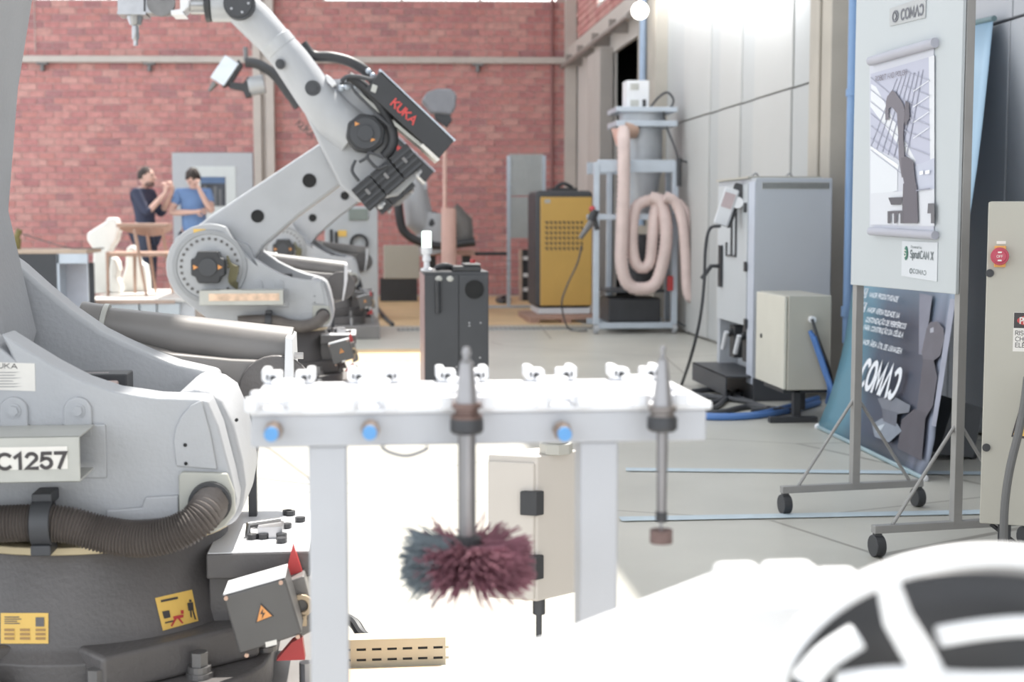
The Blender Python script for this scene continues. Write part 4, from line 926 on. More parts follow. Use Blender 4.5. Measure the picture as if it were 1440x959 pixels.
for k in range(3):
    pts = [P(x+k*3, y+k*4, YQ-.03-k*.015) for x, y in ((1139, 465), (1148, 490), (1158, 520), (1166, 545))]+[P(1163+k*3, 566, YQ+.1)]
    m = MB(); m.tube(smooth_path(pts, 6), .011, 8); tag(m.build('air_hose', M_blue), ('leftmost', 'middle', 'rightmost')[k]+' of three blue hoses curving down the front of beige enclosure', 'hose', 'blue hoses on the beige enclosure')
m = MB(); m.tube(smooth_path([P(1142, 449, YQ-.03), P(1152, 480, YQ-.06), P(1165, 515, YQ-.05), P(1172, 545, YQ)], 6), .008, 8)
tag(m.build('power_cable', M_black), 'black cable leaving white gland on the beige enclosure', 'cable')

# ---------------- vacuum extractor on wheeled frame ----------------
YV = 13.0
def V(px, py, Y=YV): return P(px, py, Y)
q0, q1 = V(838, 464), V(950, 464); VX = empty('dust_extractor', ((q0.x+q1.x)/2, YV+.35, 0), 'tall dust extractor in wheeled aluminium frame with looped peach hoses', 'extractor')
X_ = Matrix.Translation(-VX.location)
def vx(mb, name, m, par=VX, **k): return mb.build(name, m, par, xf=X_, **k)
zt6 = V(840, 228).z
for x, yy in ((838, 0), (948, 0), (856, .62), (938, .62)):
    q = V(x, 400, YV+yy); vx(MB().box(q.x-.026, q.x+.026, q.y-.026, q.y+.026, .09, zt6), 'frame_post', M_alu, bevel=.004)
for y0, y1 in ((225, 242), (301, 309), (453, 462)):
    a, b = V(840, y1), V(950, y0); vx(MB().box(a.x, b.x, YV-.02, YV+.02, a.z, b.z), 'frame_rail', M_alu, bevel=.003)
    vx(MB().box(a.x, b.x, YV+.60, YV+.64, a.z, b.z), 'frame_rail', M_alu, bevel=.003)
for x, yy in ((838, 0), (948, 0), (856, .62), (938, .62)):
    q = V(x, 466, YV+yy); vx(MB().cyl((q.x-.02, q.y, .045), (q.x+.02, q.y, .045), .045, n=16), 'caster', mat('pale_wheel', (170,172,176), .4))
cx = V(903, 200, YV+.33).x; cy = YV+.33
zz = lambda py: V(903, py, YV+.33).z
vx(MB().tube([(cx, cy, zz(178)), (cx, cy, zz(232)), (cx, cy, zz(305))], [.19, .19, .12], 28), 'cyclone', mat('satin_aluminium', (176,180,186), .4, .25))
vx(MB().box(cx-.29, cx+.28, cy-.26, cy+.26, zz(180), zz(172)), 'top_plate', M_alu, bevel=.004)
vx(MB().cyl((cx, cy, zz(172)), (cx, cy, zz(160)), .22, n=28), 'filter_drum', MATS['satin_aluminium'])
vx(MB().box(cx-.29, cx+.28, cy-.26, cy+.26, zz(160), zz(153)), 'top_plate', M_alu, bevel=.004)
a, b = V(881, 153, YV+.2), V(913, 113, YV+.2)
mb_ = vx(MB().box(a.x, b.x, YV+.2, YV+.42, zz(153), b.z), 'motor_box', M_white, bevel=.005)
for y in (122, 145): q = V(893, y, YV+.2); vx(MB().box(q.x-.045, q.x+.035, YV+.193, YV+.2, q.z-.03, q.z+.03), 'vent_grille', M_galv, mb_)
q = V(906, 146, YV+.19); vx(MB().box(q.x-.015, q.x+.015, YV+.19, YV+.2, q.z-.04, q.z+.04), 'switch', M_black, mb_)
vx(MB().box(V(860,1).x, V(935,1).x, YV+.06, YV+.56, V(860, 455).z, V(860, 420).z), 'bin', M_black, bevel=.02)
vx(MB().box(V(856,1).x, V(940,1).x, YV+.05, YV+.57, V(860, 412).z, V(860, 408).z), 'shelf_tray', M_blk2)
vx(MB().cyl((cx, cy, V(860, 408).z), (cx, cy, V(860, 330).z), .2, n=20), 'dust_bag', mat('dark_grey_bag', (64,64,68), .8, 0, .2), bevel=.01)
q = V(942, 400, YV-.03); vx(MB().box(q.x-.03, q.x+.03, q.y-.02, q.y, q.z-.06, q.z+.08), 'red_switch', M_red, bevel=.01)
M_hose = mat('peach_flex_hose', (214,190,184), .5, 0, .08, 6)
def ribbed(pts, r, Yoff=0, n=14):
    fine = smooth_path(pts, 24); out = []; rr = []
    acc = [0]
    for i in range(1, len(fine)): acc.append(acc[-1]+(fine[i]-fine[i-1]).length)
    N = max(8, int(acc[-1]/.022)); j = 0
    for k in range(N+1):
        s_ = acc[-1]*k/N
        while j < len(acc)-2 and acc[j+1] < s_: j += 1
        t_ = (s_-acc[j])/max(1e-6, acc[j+1]-acc[j]); out.append(fine[j].lerp(fine[j+1], min(1, max(0, t_)))); rr.append(r*(1.0 if k % 2 else .9))
    return MB().tube(out, rr, n)
h1 = [(876, 183, .05), (877, 200, -.06), (877, 260, -.1), (875, 320, -.1), (874, 370, -.1), (882, 398, -.1), (900, 406, -.1), (922, 398, -.1), (934, 360, -.1), (937, 320, -.1), (930, 285, -.06), (915, 278, -.02)]
tag(vx(ribbed([V(x, y, YV+d) for x, y, d in h1], .062), 'outer_hose', M_hose))
h2 = [(925, 280, .0), (905, 284, -.0), (893, 295, -.04), (889, 330, -.05), (892, 365, -.05), (902, 377, -.05), (914, 368, -.05), (918, 330, -.05), (922, 295, -.02), (932, 278, .03)]
vx(ribbed([V(x, y, YV+d) for x, y, d in h2], .056), 'inner_hose', M_hose)
h3 = [(935, 276, .1), (950, 285, .1), (960, 315, .08), (964, 360, .08), (966, 405, .08), (972, 420, .08), (979, 410, .1), (980, 370, .12), (974, 330, .14), (964, 300, .16), (953, 285, .2)]
vx(ribbed([V(x, y, YV+d-.25) for x, y, d in h3], .05), 'side_hose', M_hose)
q = V(878, 183, YV+.08); vx(MB().tube([q, (q.x+.1, q.y+.06, q.z)], .075, 16), 'hose_port', mat('brownish_collar', (186,150,130), .4))
q = V(866, 186, YV); vx(MB().prism([(V(*v).x, V(*v).z) for v in ((860, 181), (872, 181), (873, 190), (867, 205))], YV-.02, YV+.02), 'hanger_bracket', M_peach)
m = MB(); m.tube(smooth_path([V(914, 152, YV+.15), V(925, 138, YV+.1), V(938, 130, YV+.1), V(947, 140, YV+.1), V(942, 153, YV+.1), V(933, 157, YV+.1), V(938, 180, YV+.1), V(950, 210, YV), V(955, 235, YV), V(955, 262, YV)], 6), .011, 8); m.tube(smooth_path([V(955, 225), V(970, 232), V(979, 262), V(984, 330), V(988, 400), V(982, 440), V(966, 458), V(952, 452)], 6), .009, 8)
vx(m, 'power_lead', M_blk2)
vx(MB().tube([V(955, 222, YV-.03), V(955, 262, YV-.03)], .025, 8), 'lead_plug', M_black)

# ---------------- yellow air compressor ----------------
YK = 15.0
a, b = P(753, 436, YK), P(834, 268, YK); KP = empty('air_compressor', ((a.x+b.x)/2, YK+.35, 0), 'yellow fronted compressor with black frame and punched vent', 'compressor')
X_ = Matrix.Translation(-KP.location)
MB().box(a.x, b.x, YK, YK+.75, a.z+.02, b.z).build('casing', M_blk2, KP, xf=X_, bevel=.05, seg=3)
p, q = P(760, 430, YK-.02), P(834, 277, YK-.02); MB().box(p.x, q.x-.01, YK-.025, YK+.01, p.z, q.z).build('front_panel', M_yel2, KP, xf=X_, bevel=.008)
m = MB(); vh = MB()
for r_ in range(6):
    for k in range(9):
        x = P(769+k*6.2, 1, YK-.03).x; z = P(1, 314+r_*7.6, YK-.03).z
        vh.prism([(x-.017, z+.019), (x+.017, z+.019), (x+.017, z-.019)], YK-.0275, YK-.024)
vh.build('vent_holes', M_black, KP, xf=X_, smooth=False)
p = P(770, 283, YK-.03); MB().box(p.x-.03, p.x+.03, YK-.028, YK-.02, p.z-.02, p.z+.02).build('badge', M_galv, KP, xf=X_)
m = MB(); m.box(P(778,1,YK).x, P(815,1,YK).x, YK+.1, YK+.5, b.z, b.z+.03); m.tube(smooth_path([(P(785,1,YK).x, YK+.2, b.z+.03), (P(797,1,YK).x, YK+.2, b.z+.08), (P(810,1,YK).x, YK+.2, b.z+.03)], 5), .02, 8); m.build('lifting_handle', M_black, KP, xf=X_)
MB().box(a.x+.03, b.x-.03, YK-.01, YK+.7, a.z-.04, a.z+.02).build('skid', M_white, KP, xf=X_)
p = G(745, 455); q = G(836, 455)
PL = empty('wooden_pallet', ((p.x+q.x)/2, YK+.3, 0), 'low brown wooden pallet under the yellow compressor', 'pallet'); X_ = Matrix.Translation(-PL.location)
M_pal = mat('brown_pallet_wood', (170,132,116), .8, 0, .15, 5); hz = a.z-.04
for k in range(6): y = p.y+.0+k*.2; MB().box(p.x, q.x+.1, y, y+.14, hz-.022, hz).build('slat', M_pal, PL, xf=X_, bevel=.003)
for x in (p.x, (p.x+q.x)/2, q.x): MB().box(x, x+.1, p.y, p.y+1.14, 0, hz-.022).build('bearer', M_pal, PL, xf=X_, bevel=.003)
# hand-held blower hung on the frame side with lead
q = V(828, 320, YV-.02); HG = empty('spray_gun', q, 'dark handheld gun with grey nozzle hanging beside the yellow compressor', 'gun')
m = MB(); m.tube([(.06, 0, .16), (.02, 0, .06)], .04, 10); m.tube([(.04, 0, .12), (.08, 0, -.02)], .025, 8); m.build('body', M_black, HG)
MB().tube([(.03, 0, .06), (-.08, 0, -.10)], [.035, .02], 10).build('nozzle', M_dsteel, HG)
m = MB(); m.sphere((.03, 0, .17), .03, n=10); m.build('trigger_cap', M_red, HG)
m = MB(); m.tube(smooth_path([V(818, 345), V(812, 370), V(796, 405), V(790, 430)]+[G(800, 462, .02), G(825, 465, .02)], 6), .008, 6)
tag(m.build('gun_lead', M_blk2), 'thin dark lead drooping in front of yellow compressor', 'cable')
# floor grating line
p, q = G(690, 463), G(960, 468); m = MB(); m.box(p.x-.9, q.x-.1, p.y-.12, p.y+.12, .0005, .006); gt = m.build('floor_grating', mat('grating_bar', (160,166,166), .6), smooth=False)
k = p.x-.9
gm = MB()
while k < q.x-.15: gm.box(k, k+.018, p.y-.10, p.y+.10, .006, .012); k += .045
tag(gm.build('grating_bars', M_dsteel, gt, smooth=False), kind='stuff'); tag(gt, 'grey drain grating strip set across the floor before the compressor', 'grating')
# leaning sheet metal doors
def flat(name, x0, y0, x1, y1, Y, th, m_, label, cat, z0=None):
    a, b = P(x0, y1, Y), P(x1, y0, Y); m = MB(); m.box(a.x, b.x, Y, Y+th, a.z if z0 is None else z0, b.z); o = m.build(name, m_, bevel=.004); tag(o, label, cat); return o
SCN = empty('partition_frame', (P(740, 400, 17).x, 17, 0), 'tall grey framed screen with two sheet panels before the brick wall', 'screen')
X_ = Matrix.Translation(-SCN.location)
for x in (715.5, 765): q = P(x, 300, 17); MB().box(q.x-.022, q.x+.022, 17, 17.04, 0.02, P(1, 215, 17).z).build('post', M_alu, SCN, xf=X_)
for y0, y1 in ((217, 275), (277, 335)): a, b = P(717, y1, 17.01), P(764, y0, 17.01); MB().box(a.x, b.x, 17.01, 17.03, a.z, b.z).build('sheet_panel', mat('blue_grey_sheet', (176,180,180), .5, 0, .03), SCN, xf=X_, bevel=.003)
q = P(715, 400, 17); MB().box(q.x-.3, P(765, 1, 17).x+.05, 16.98, 17.06, 0, .03).build('foot_bar', M_alu, SCN, xf=X_)
ST = empty('power_strip', (P(741, 400, 18.5).x, 18.5, 0), 'upright black panel with white sockets against wooden post near the brick wall', 'panel'); X_ = Matrix.Translation(-ST.location)
a, b = P(735, 412, 18.5), P(747, 351, 18.5); MB().box(a.x, b.x, 18.5, 18.56, 0, b.z).build('body', M_black, ST, xf=X_)
for y in (363, 387, 407): q = P(740, y, 18.49); MB().box(q.x-.04, q.x+.03, 18.485, 18.5, q.z-.025, q.z+.025).build('socket', M_white, ST, xf=X_)
a, b = P(730, 412, 18.55), P(734, 351, 18.55); MB().box(a.x, b.x, 18.52, 18.6, 0, b.z).build('wooden_edge', M_wood, ST, xf=X_)
floor_tube('coiled_cable', M_blk2, ((700, 421), (710, 418), (716, 421), (706, 424), (700, 422)), .03, 'small dark coil of cable on the floor by the grey screen', 'cable')
# ---------------- COMAC display board on casters ----------------
b0 = G(1204, 702, .09); b0 = P(1195, 698, 4.95); b1_ = P(1336, 760, 4.28)
bd = (Vector((b1_.x, b1_.y, 0))-Vector((b0.x, b0.y, 0))).normalized()      # along the board, towards the viewer
bn = Vector((bd.y, -bd.x, 0)); 
if bn.x > 0: bn = -bn                                                       # faces left / viewer
b0 = Vector((b0.x, b0.y, 0)); blen = (Vector((b1_.x, b1_.y, 0))-b0).length
def Bp(px, py, off=0.0): 
    return hit(px, py, b0+bn*(.012+off), bn)
BS = empty('display_board', b0+bd*blen/2, 'white mobile display board carrying the robot poster', 'display board')
X_ = Matrix.Translation(-BS.location)
zt7 = 2.0; zbo = Bp(1205, 401).z
def slab(p, u, lu, n, t0, t1, z0, z1):
    m = MB(); ps = [p+n*t0, p+u*lu+n*t0, p+u*lu+n*t1, p+n*t1]
    lo = [m.bm.verts.new((q.x, q.y, z0)) for q in ps]; hi = [m.bm.verts.new((q.x, q.y, z1)) for q in ps]
    m.bm.faces.new(lo); m.bm.faces.new(hi[::-1])
    for k in range(4): m.bm.faces.new([lo[k], hi[k], hi[(k+1) % 4], lo[(k+1) % 4]])
    return m
M_bsteel = mat('grey_square_tube', (150,148,146), .4, .2, .06)
M_board = mat('board_white', (184,190,194), .5, 0, .02, 2)
slab(b0-bd*.004, bd, blen+.018, bn, .0, .012, zbo, zt7).build('panel', M_board, BS, xf=X_, bevel=.002)
for p in (b0, b0+bd*blen): slab(p-bd*.015, bd, .03, bn, -.032, -.002, .09, zt7).build('post', M_bsteel, BS, xf=X_, bevel=.002)
q = Bp(1291, 1); 
for p in (b0, b0+bd*blen):
    slab(p-bd*.014-bn*.29, bn, .56, bd, 0, .028, .075, .10).build('foot_bar', M_bsteel, BS, xf=X_, bevel=.002)
    for s in (-1, 1):
        a_ = p-bn*.017; m = MB(); m.tube([a_+Vector((0, 0, .42)), a_+bn*s*.22+Vector((0, 0, .10))], .006, 8); m.build('brace', M_bsteel, BS, xf=X_)
        c_ = p+bn*(s*.265-.01); m = MB(); m.cyl(c_+bn*-.016+Vector((0, 0, .035)), c_+bn*.016+Vector((0, 0, .035)), .035, n=18); m.box(c_.x-.012, c_.x+.012, c_.y-.012, c_.y+.012, .05, .076); m.build('caster', M_black, BS, xf=X_, bevel=.003)
# print helper on the board plane, outline given in the picture
def bprint(name, m_, pts, off, par, Xf=X_):
    mb = MB(); mb.poly([Bp(x, y, off) for x, y in pts]); o = mb.build(name, m_, par, xf=Xf, smooth=False)
    return o
# logo plate
LP = empty('logo_sign', Bp(1277, 17), 'small grey sign reading COMAC at the top of white display board', 'sign'); XL = Matrix.Translation(-LP.location)
M_lg = mat('logo_plate_grey', (176,178,180), .5, 0, .02); M_lt = mat('logo_lettering_grey', (104,106,116), .5, 0, 0)
def plate(name, pts, t, m_, par, Xf, off0=.001):
    mb = MB(); A_ = [mb.bm.verts.new(Bp(x, y, off0)) for x, y in pts]; B__ = [mb.bm.verts.new(Bp(x, y, off0)+bn*t) for x, y in pts]
    mb.bm.faces.new(A_[::-1]); mb.bm.faces.new(B__)
    for k in range(len(pts)): mb.bm.faces.new([A_[k], A_[(k+1) % len(pts)], B__[(k+1) % len(pts)], B__[k]])
    return mb.build(name, m_, par, xf=Xf, smooth=False)
plate('plate', [(1252, 12), (1303, -5), (1302, 25), (1252, 37)], .003, M_lg, LP, XL)
def comac(name, p0, p1, h, m_, par, Xf, up=Vector((0, 0, 1)), bold=.0):
    u = (p1-p0); text(name, 'COM\u039b\u0186', h*1.38, m_, par, Xf @ frame((p0+p1)/2, u, up), width=u.length, bold=bold)
comac('logo_letter', Bp(1267, 21, .0055), Bp(1298, 13, .0055), .032, M_lt, LP, XL, bold=.001)
q = Bp(1259, 23, .006); m = MB(); m.ring(q, bn, .020, .0155, .001, 18); m.tube([q+Vector((0, 0, .012)), q+bd*.008, q-Vector((0, 0, .012))], .002, 5); m.build('emblem', M_lt, LP, xf=XL)
# robot poster with curled ends (flat print = layered shapes)
PO = empty('poster', Bp(1268, 190), 'tall grey robot polishing poster with curled ends on white board', 'poster'); XP = Matrix.Translation(-PO.location)
PT = {}
def pm(rgb): 
    k = 'print_%d_%d_%d' % rgb; return mat(k, rgb, .55, 0, 0)
plate('sheet', [(1224, 90), (1314, 62), (1314, 330), (1224, 325)], .003, pm((196,198,210)), PO, XP)
ly = [.0045]
def pp(name, rgb, pts, Xf=XP, par=PO):
    ly[0] += .0002; bprint(name, pm(rgb), pts, ly[0], par, Xf)
pp('print_ceiling', (180,182,202), [(1224, 104), (1314, 78), (1314, 228), (1283, 232), (1224, 207)])
pp('print_roof_light', (218,220,226), [(1225, 118), (1232, 122), (1288, 226), (1284, 232), (1224, 150)])
pp('print_roof_light', (214,216,222), [(1306, 80), (1314, 78), (1314, 228), (1308, 225)])
pp('print_wall', (214,217,224), [(1224, 208), (1262, 236), (1262, 268), (1224, 278)])
pp('print_wall', (184,188,206), [(1286, 234), (1314, 222), (1314, 268), (1286, 266)])
pp('print_floor', (206,208,216), [(1224, 272), (1314, 266), (1314, 318), (1224, 316)])
pp('print_beam', (228,230,234), [(1224, 205), (1264, 232), (1263, 238), (1224, 212)])
for k in range(7): pp('print_truss', (150,152,172), [(1224+k*8, 205-k*-4), (1225+k*8, 206-k*-4), (1262+k*6, 108-k*2+2), (1261+k*6, 108-k*2+2)])
for k in range(7): y = 108+k*17; pp('print_truss', (156,158,178), [(1224, y), (1224, y+1.2), (1284-k*1.5, y+52-k*2), (1284-k*1.5, y+50.8-k*2)])
for k in range(6): y = 92+k*21; pp('print_truss', (158,160,178), [(1270, y+6), (1270, y+7.2), (1307, y+22), (1307, y+20.8)])
for k in range(4): y = 128+k*22; pp('print_truss', (226,228,232), [(1284, y), (1284, y+1.2), (1306, y-14), (1306, y-15.2)])
g1 = (112,106,116); g2 = (96,90,100)
pp('print_robot', g1, [(1249, 134), (1254, 127), (1259, 130), (1270, 146), (1272, 154), (1262, 160), (1254, 150), (1250, 152)])
pp('print_robot', g1, [(1248, 134), (1252, 140), (1249, 158), (1250, 168), (1245, 169), (1245, 158), (1246, 142)])
pp('print_robot', g2, [(1273, 142), (1278, 144), (1279, 165), (1274, 177), (1270, 170), (1272, 156)])
pp('print_robot', g1, [(1261, 155), (1272, 155), (1270, 190), (1272, 225), (1276, 245), (1268, 250), (1264, 225), (1263, 190)])
pp('print_robot', g2, [(1267, 222), (1274, 220), (1284, 226), (1288, 262), (1272, 262), (1268, 240)])
pp('print_robot', g2, [(1270, 258), (1289, 260), (1291, 314), (1268, 314)])
pp('print_table', (84,80,88), [(1249, 278), (1270, 277), (1267, 288), (1253, 288)])
pp('print_table', (92,88,96), [(1248, 297), (1270, 296), (1270, 314), (1266, 314), (1266, 300), (1261, 300), (1261, 314), (1257, 314), (1257, 300), (1252, 300), (1252, 314), (1248, 314)])
pp('print_table', (100,98,104), [(1305, 286), (1314, 286), (1314, 314), (1309, 314), (1309, 300), (1304, 300)])
pp('print_window', (240,242,244), [(1293, 241), (1298, 240), (1298, 245), (1293, 246)]); pp('print_window', (240,242,244), [(1301, 240), (1307, 239), (1307, 244), (1301, 245)])
pp('print_shadow', (140,142,160), [(1288, 267), (1308, 264), (1308, 266), (1288, 269)])
p0_, p1_ = Bp(1231, 111, .010), Bp(1275, 101, .010)
text('poster_lettering', 'ROBOT AND POLISH', .022, pm((120,112,126)), PO, XP @ frame((p0_+p1_)/2, p1_-p0_, (0, 0, 1)), width=(p1_-p0_).length)
# curled ends
for (x0, y0, x1, y1, r_) in ((1224, 86, 1315, 60, .016), (1224, 325, 1315, 331, .014)):
    a_, b_ = Bp(x0, y0, .014), Bp(x1, y1, .014); m = MB(); m.tube([a_, b_], r_, 16); m.build('curled_end', mat('lilac_paper', (172,172,184), .6, 0, .04), PO, xf=XP)
# label sheet
LS = empty('paper_label', Bp(1291, 365), 'white paper label below the poster reading SprutCAM X and COMAC', 'label'); XS = Matrix.Translation(-LS.location)
plate('sheet', [(1269, 339), (1319, 341), (1318, 396), (1268, 388)], .0015, mat('label_paper', (204,208,214), .6, 0, .01), LS, XS)
M_tg = mat('label_text_grey', (96,108,112), .6, 0, 0)
p0_, p1_ = Bp(1280, 357, .004), Bp(1312, 360, .004); text('label_lettering', 'SprutCAM X', .034, M_tg, LS, XS @ frame((p0_+p1_)/2, p1_-p0_, (0, 0, 1)), width=(p1_-p0_).length)
p0_, p1_ = Bp(1281, 347, .004), Bp(1296, 348, .004); text('label_lettering', 'Powered by', .011, M_tg, LS, XS @ frame((p0_+p1_)/2, p1_-p0_, (0, 0, 1)), width=(p1_-p0_).length)
q = Bp(1274, 356, .003); m = MB(); m.sphere(q, .024, (.12, .62, 1), 14); m.build('label_emblem', M_green, LS, xf=XS)
text('emblem_letter', 'S', .03, M_paper, LS, XS @ frame(q+bn*.004, bd, (0, 0, 1)))
comac('label_letter', Bp(1284, 381, .004), Bp(1302, 384, .004), .014, M_tg, LS, XS)
q = Bp(1281, 381, .004); m = MB(); m.ring(q, bn, .009, .0065, .0006, 14); m.build('emblem_ring', M_tg, LS, xf=XS)

# ---------------- roll-up banner leaning on the wall ----------------
n0, n1 = G(1150, 600, .01), G(1300, 673, .01); n2 = hit(1398, 26, (2.93, 0, 0), Vector((1, 0, 0)))
nn = (n1-n0).cross(n2-n0).normalized()
if nn.dot(C0-n0) < 0: nn = -nn
BNX = empty('roll_up_banner', (n0+n1)/2, 'large blue-grey COMAC roll banner leaning on the panelled wall', 'banner'); XB = Matrix.Translation(-BNX.location)
def Np(px, py, off=0.0): return hit(px, py, n0+nn*off, nn)
left_e = [(1150, 600), (1166, 562), (1180, 515), (1190, 470), (1199, 406), (1209, 330), (1220, 250), (1232, 160), (1246, 60)]
right_e = [(1397, 26), (1385, 150), (1374, 240), (1362, 320), (1350, 400), (1337, 475), (1325, 540), (1318, 585), (1314, 630), (1299, 672)]
# banner material: teal edge fading into slate (printed)
def ban_mat():
    m = bpy.data.materials.new('banner_print'); m.use_nodes = True; nt = m.node_tree; b = nt.nodes['Principled BSDF']; b.inputs['Roughness'].default_value = .38
    uv = nt.nodes.new('ShaderNodeUVMap'); sp = nt.nodes.new('ShaderNodeSeparateXYZ'); nt.links.new(uv.outputs['UV'], sp.inputs[0])
    r = nt.nodes.new('ShaderNodeValToRGB'); e = r.color_ramp.elements
    e[0].position = 0; e[0].color = c(96,140,158); e[1].position = 1; e[1].color = c(92,98,112)
    for p_, cc in ((.18, (92,134,152)), (.34, (66,80,98)), (.6, (62,68,82)), (.8, (78,84,98)), (.86, (112,116,134)), (.9, (84,88,104)), (.95, (140,146,164))): x = e.new(p_); x.color = c(*cc)
    n = nt.nodes.new('ShaderNodeTexNoise'); n.inputs['Scale'].default_value = 3; nt.links.new(uv.outputs['UV'], n.inputs['Vector'])
    mx = nt.nodes.new('ShaderNodeMath'); mx.operation = 'MULTIPLY_ADD'; mx.inputs[1].default_value = .14; nt.links.new(n.outputs['Fac'], mx.inputs[0]); 
    ad = nt.nodes.new('ShaderNodeMath'); ad.operation = 'SUBTRACT'; ad.inputs[1].default_value = .07; nt.links.new(sp.outputs[0], mx.inputs[2]); nt.links.new(mx.outputs[0], ad.inputs[0]); nt.links.new(ad.outputs[0], r.inputs['Fac'])
    # upper part paler blue
    r2 = nt.nodes.new('ShaderNodeValToRGB'); r2.color_ramp.elements[0].position = .45; r2.color_ramp.elements[0].color = (0, 0, 0, 1); r2.color_ramp.elements[1].position = .75; r2.color_ramp.elements[1].color = (1, 1, 1, 1)
    nt.links.new(sp.outputs[1], r2.inputs['Fac']); m2 = nt.nodes.new('ShaderNodeMixRGB'); m2.inputs['Color2'].default_value = c(150,178,200)
    nt.links.new(r2.outputs['Color'], m2.inputs['Fac']); nt.links.new(r.outputs['Color'], m2.inputs['Color1']); nt.links.new(m2.outputs['Color'], b.inputs['Base Color'])
    return m
mb = MB(); uvl = mb.bm.loops.layers.uv.new('UVMap'); rows = []
def along(edge, t):
    e_ = edge; n_ = len(e_)-1; f_ = t*n_; i = min(int(f_), n_-1); k = f_-i
    return Vector(e_[i]).lerp(Vector(e_[i+1]), k)
re_ = right_e[::-1]
NR, NC = 14, 14
for j in range(NR+1):
    t = j/NR; a_, b_ = along(left_e, t), along(re_, t); row = []
    for i in range(NC+1):
        u = i/NC; q = a_.lerp(b_, u); row.append((mb.bm.verts.new(Np(q.x, q.y)+nn*.02*math.sin(u*9)*t*(1-t)), u, t))
    rows.append(row)
for j in range(NR):
    for i in range(NC):
        vs_ = [rows[j][i], rows[j][i+1], rows[j+1][i+1], rows[j+1][i]]; f = mb.bm.faces.new([v[0] for v in vs_])
        for l, v in zip(f.loops, vs_): l[uvl].uv = (v[1], v[2])
o = mb.build('fabric', ban_mat(), BNX, xf=XB); sm_ = o.modifiers.new('thickness', 'SOLIDIFY'); sm_.thickness = .002
m = MB(); m.tube([n0+nn*.0, n1], .010, 10); m.build('bottom_rail', mat('banner_rail', (150,176,184), .4, .2), BNX, xf=XB)
m = MB(); m.sphere(n0, .017, n=10); m.sphere(n1, .017, n=10); m.build('rail_caps', M_white, BNX, xf=XB)
tl = Np(1246, 60); m = MB(); m.tube([tl, n2], .014, 10); m.build('top_rail', mat('dark_teal_rail', (96,124,130), .4), BNX, xf=XB)
def np_(name, rgb, pts, k=[.004]):
    k[0] += .0004; mb = MB(); mb.poly([Np(x, y, k[0]+.016) for x, y in pts]); mb.build(name, mat('banner_%d_%d_%d' % rgb, rgb, .45, 0, .08, 12), BNX, xf=XB, smooth=False)
np_('print_band', (120,122,138), [(1293, 412), (1311, 416), (1300, 500), (1292, 498)])
np_('print_band', (150,154,172), [(1336, 420), (1344, 421), (1326, 540), (1316, 600), (1310, 598)])
np_('print_machine', (96,94,104), [(1303, 462), (1308, 453), (1318, 452), (1327, 462), (1328, 476), (1322, 500), (1312, 508), (1298, 508), (1296, 495)])
np_('print_machine', (84,82,92), [(1298, 505), (1313, 506), (1318, 530), (1312, 570), (1300, 590), (1288, 588), (1294, 540)])
np_('print_machine', (76,74,84), [(1286, 575), (1302, 580), (1296, 648), (1262, 630), (1268, 590)])
np_('print_highlight', (170,172,184), [(1308, 462), (1313, 460), (1313, 467), (1308, 468)])
np_('print_machine', (110,116,128), [(1234, 560), (1258, 558), (1280, 570), (1278, 580), (1262, 582), (1240, 574)])
np_('print_machine', (128,138,152), [(1226, 596), (1240, 588), (1262, 596), (1268, 606), (1250, 622), (1230, 614)])
np_('print_machine', (92,98,112), [(1240, 574), (1262, 580), (1260, 600), (1242, 592)])
np_('print_highlight', (180,190,200), [(1232, 600), (1244, 596), (1240, 604), (1232, 608)])
M_wt = mat('banner_lettering', (226,230,236), .5, 0, 0)
for body, (x0, y0), (x1, y1), h in (('MAIOR PRODUTIVIDADE', (1223, 414), (1263, 421), .05), ('MAIOR VERSATILIDADE NA', (1220, 435), (1265, 444), .05), ('CUSTOMIZA\u00c7\u00c3O DE PERIF\u00c9RICOS', (1218, 449), (1274, 459), .05), ('PARA CONSTRU\u00c7\u00c3O DA C\u00c9LULA', (1215, 460), (1270, 471), .05), ('MAIOR \u00c1REA \u00daTIL DE USINAGEM', (1212, 480), (1268, 494), .05)):
    p0_, p1_ = Np(x0, y0, .03), Np(x1, y1, .03); u_ = p1_-p0_
    text('banner_text', body, h*.62, M_wt, BNX, XB @ frame((p0_+p1_)/2, u_, nn.cross(u_)), width=u_.length, bold=.0004)
p0_, p1_ = Np(1212, 524, .03), Np(1263, 541, .03); u_ = (p1_-p0_)
comac('banner_logo_letter', p0_, p1_, .125, M_wt, BNX, XB, up=nn.cross(u_), bold=.005)
for x, y in ((1217, 412), (1215, 432)):
    q = Np(x, y, .03); u_ = (p1_-p0_).normalized(); v_ = nn.cross(u_); m = MB(); s = .022
    m.tube([q-u_*s-v_*s, q+u_*s-v_*s, q+u_*s+v_*s, q-u_*s+v_*s, q-u_*s-v_*s], .003, 5); m.tube([q-u_*.01, q-v_*.01, q+u_*.02+v_*.025], .003, 5); m.build('tick_box', M_wt, BNX, xf=XB)
# dark folded thing behind the stand
q = G(1370, 640); a_ = P(1355, 575, 5.9)
m = MB(); m.prism([(0, 0), (.16, -.02), (.20, .20), (.07, .24)], 0, .2); o = m.build('tool_case', mat('dark_grey_case', (78,80,84), .6, 0, .1)); o.location = (2.50, 5.95, .03); tag(o, 'dark grey folded case leaning behind the display board post', 'case')
m = MB(); p = G(1320, 612, .015); q = G(1368, 640, .015); m.tube([p, q], .014, 8); m.sphere(q, .02, n=8); tag(m.build('foot_bar', M_black), 'black round-ended bar lying behind the right board post', 'bar')

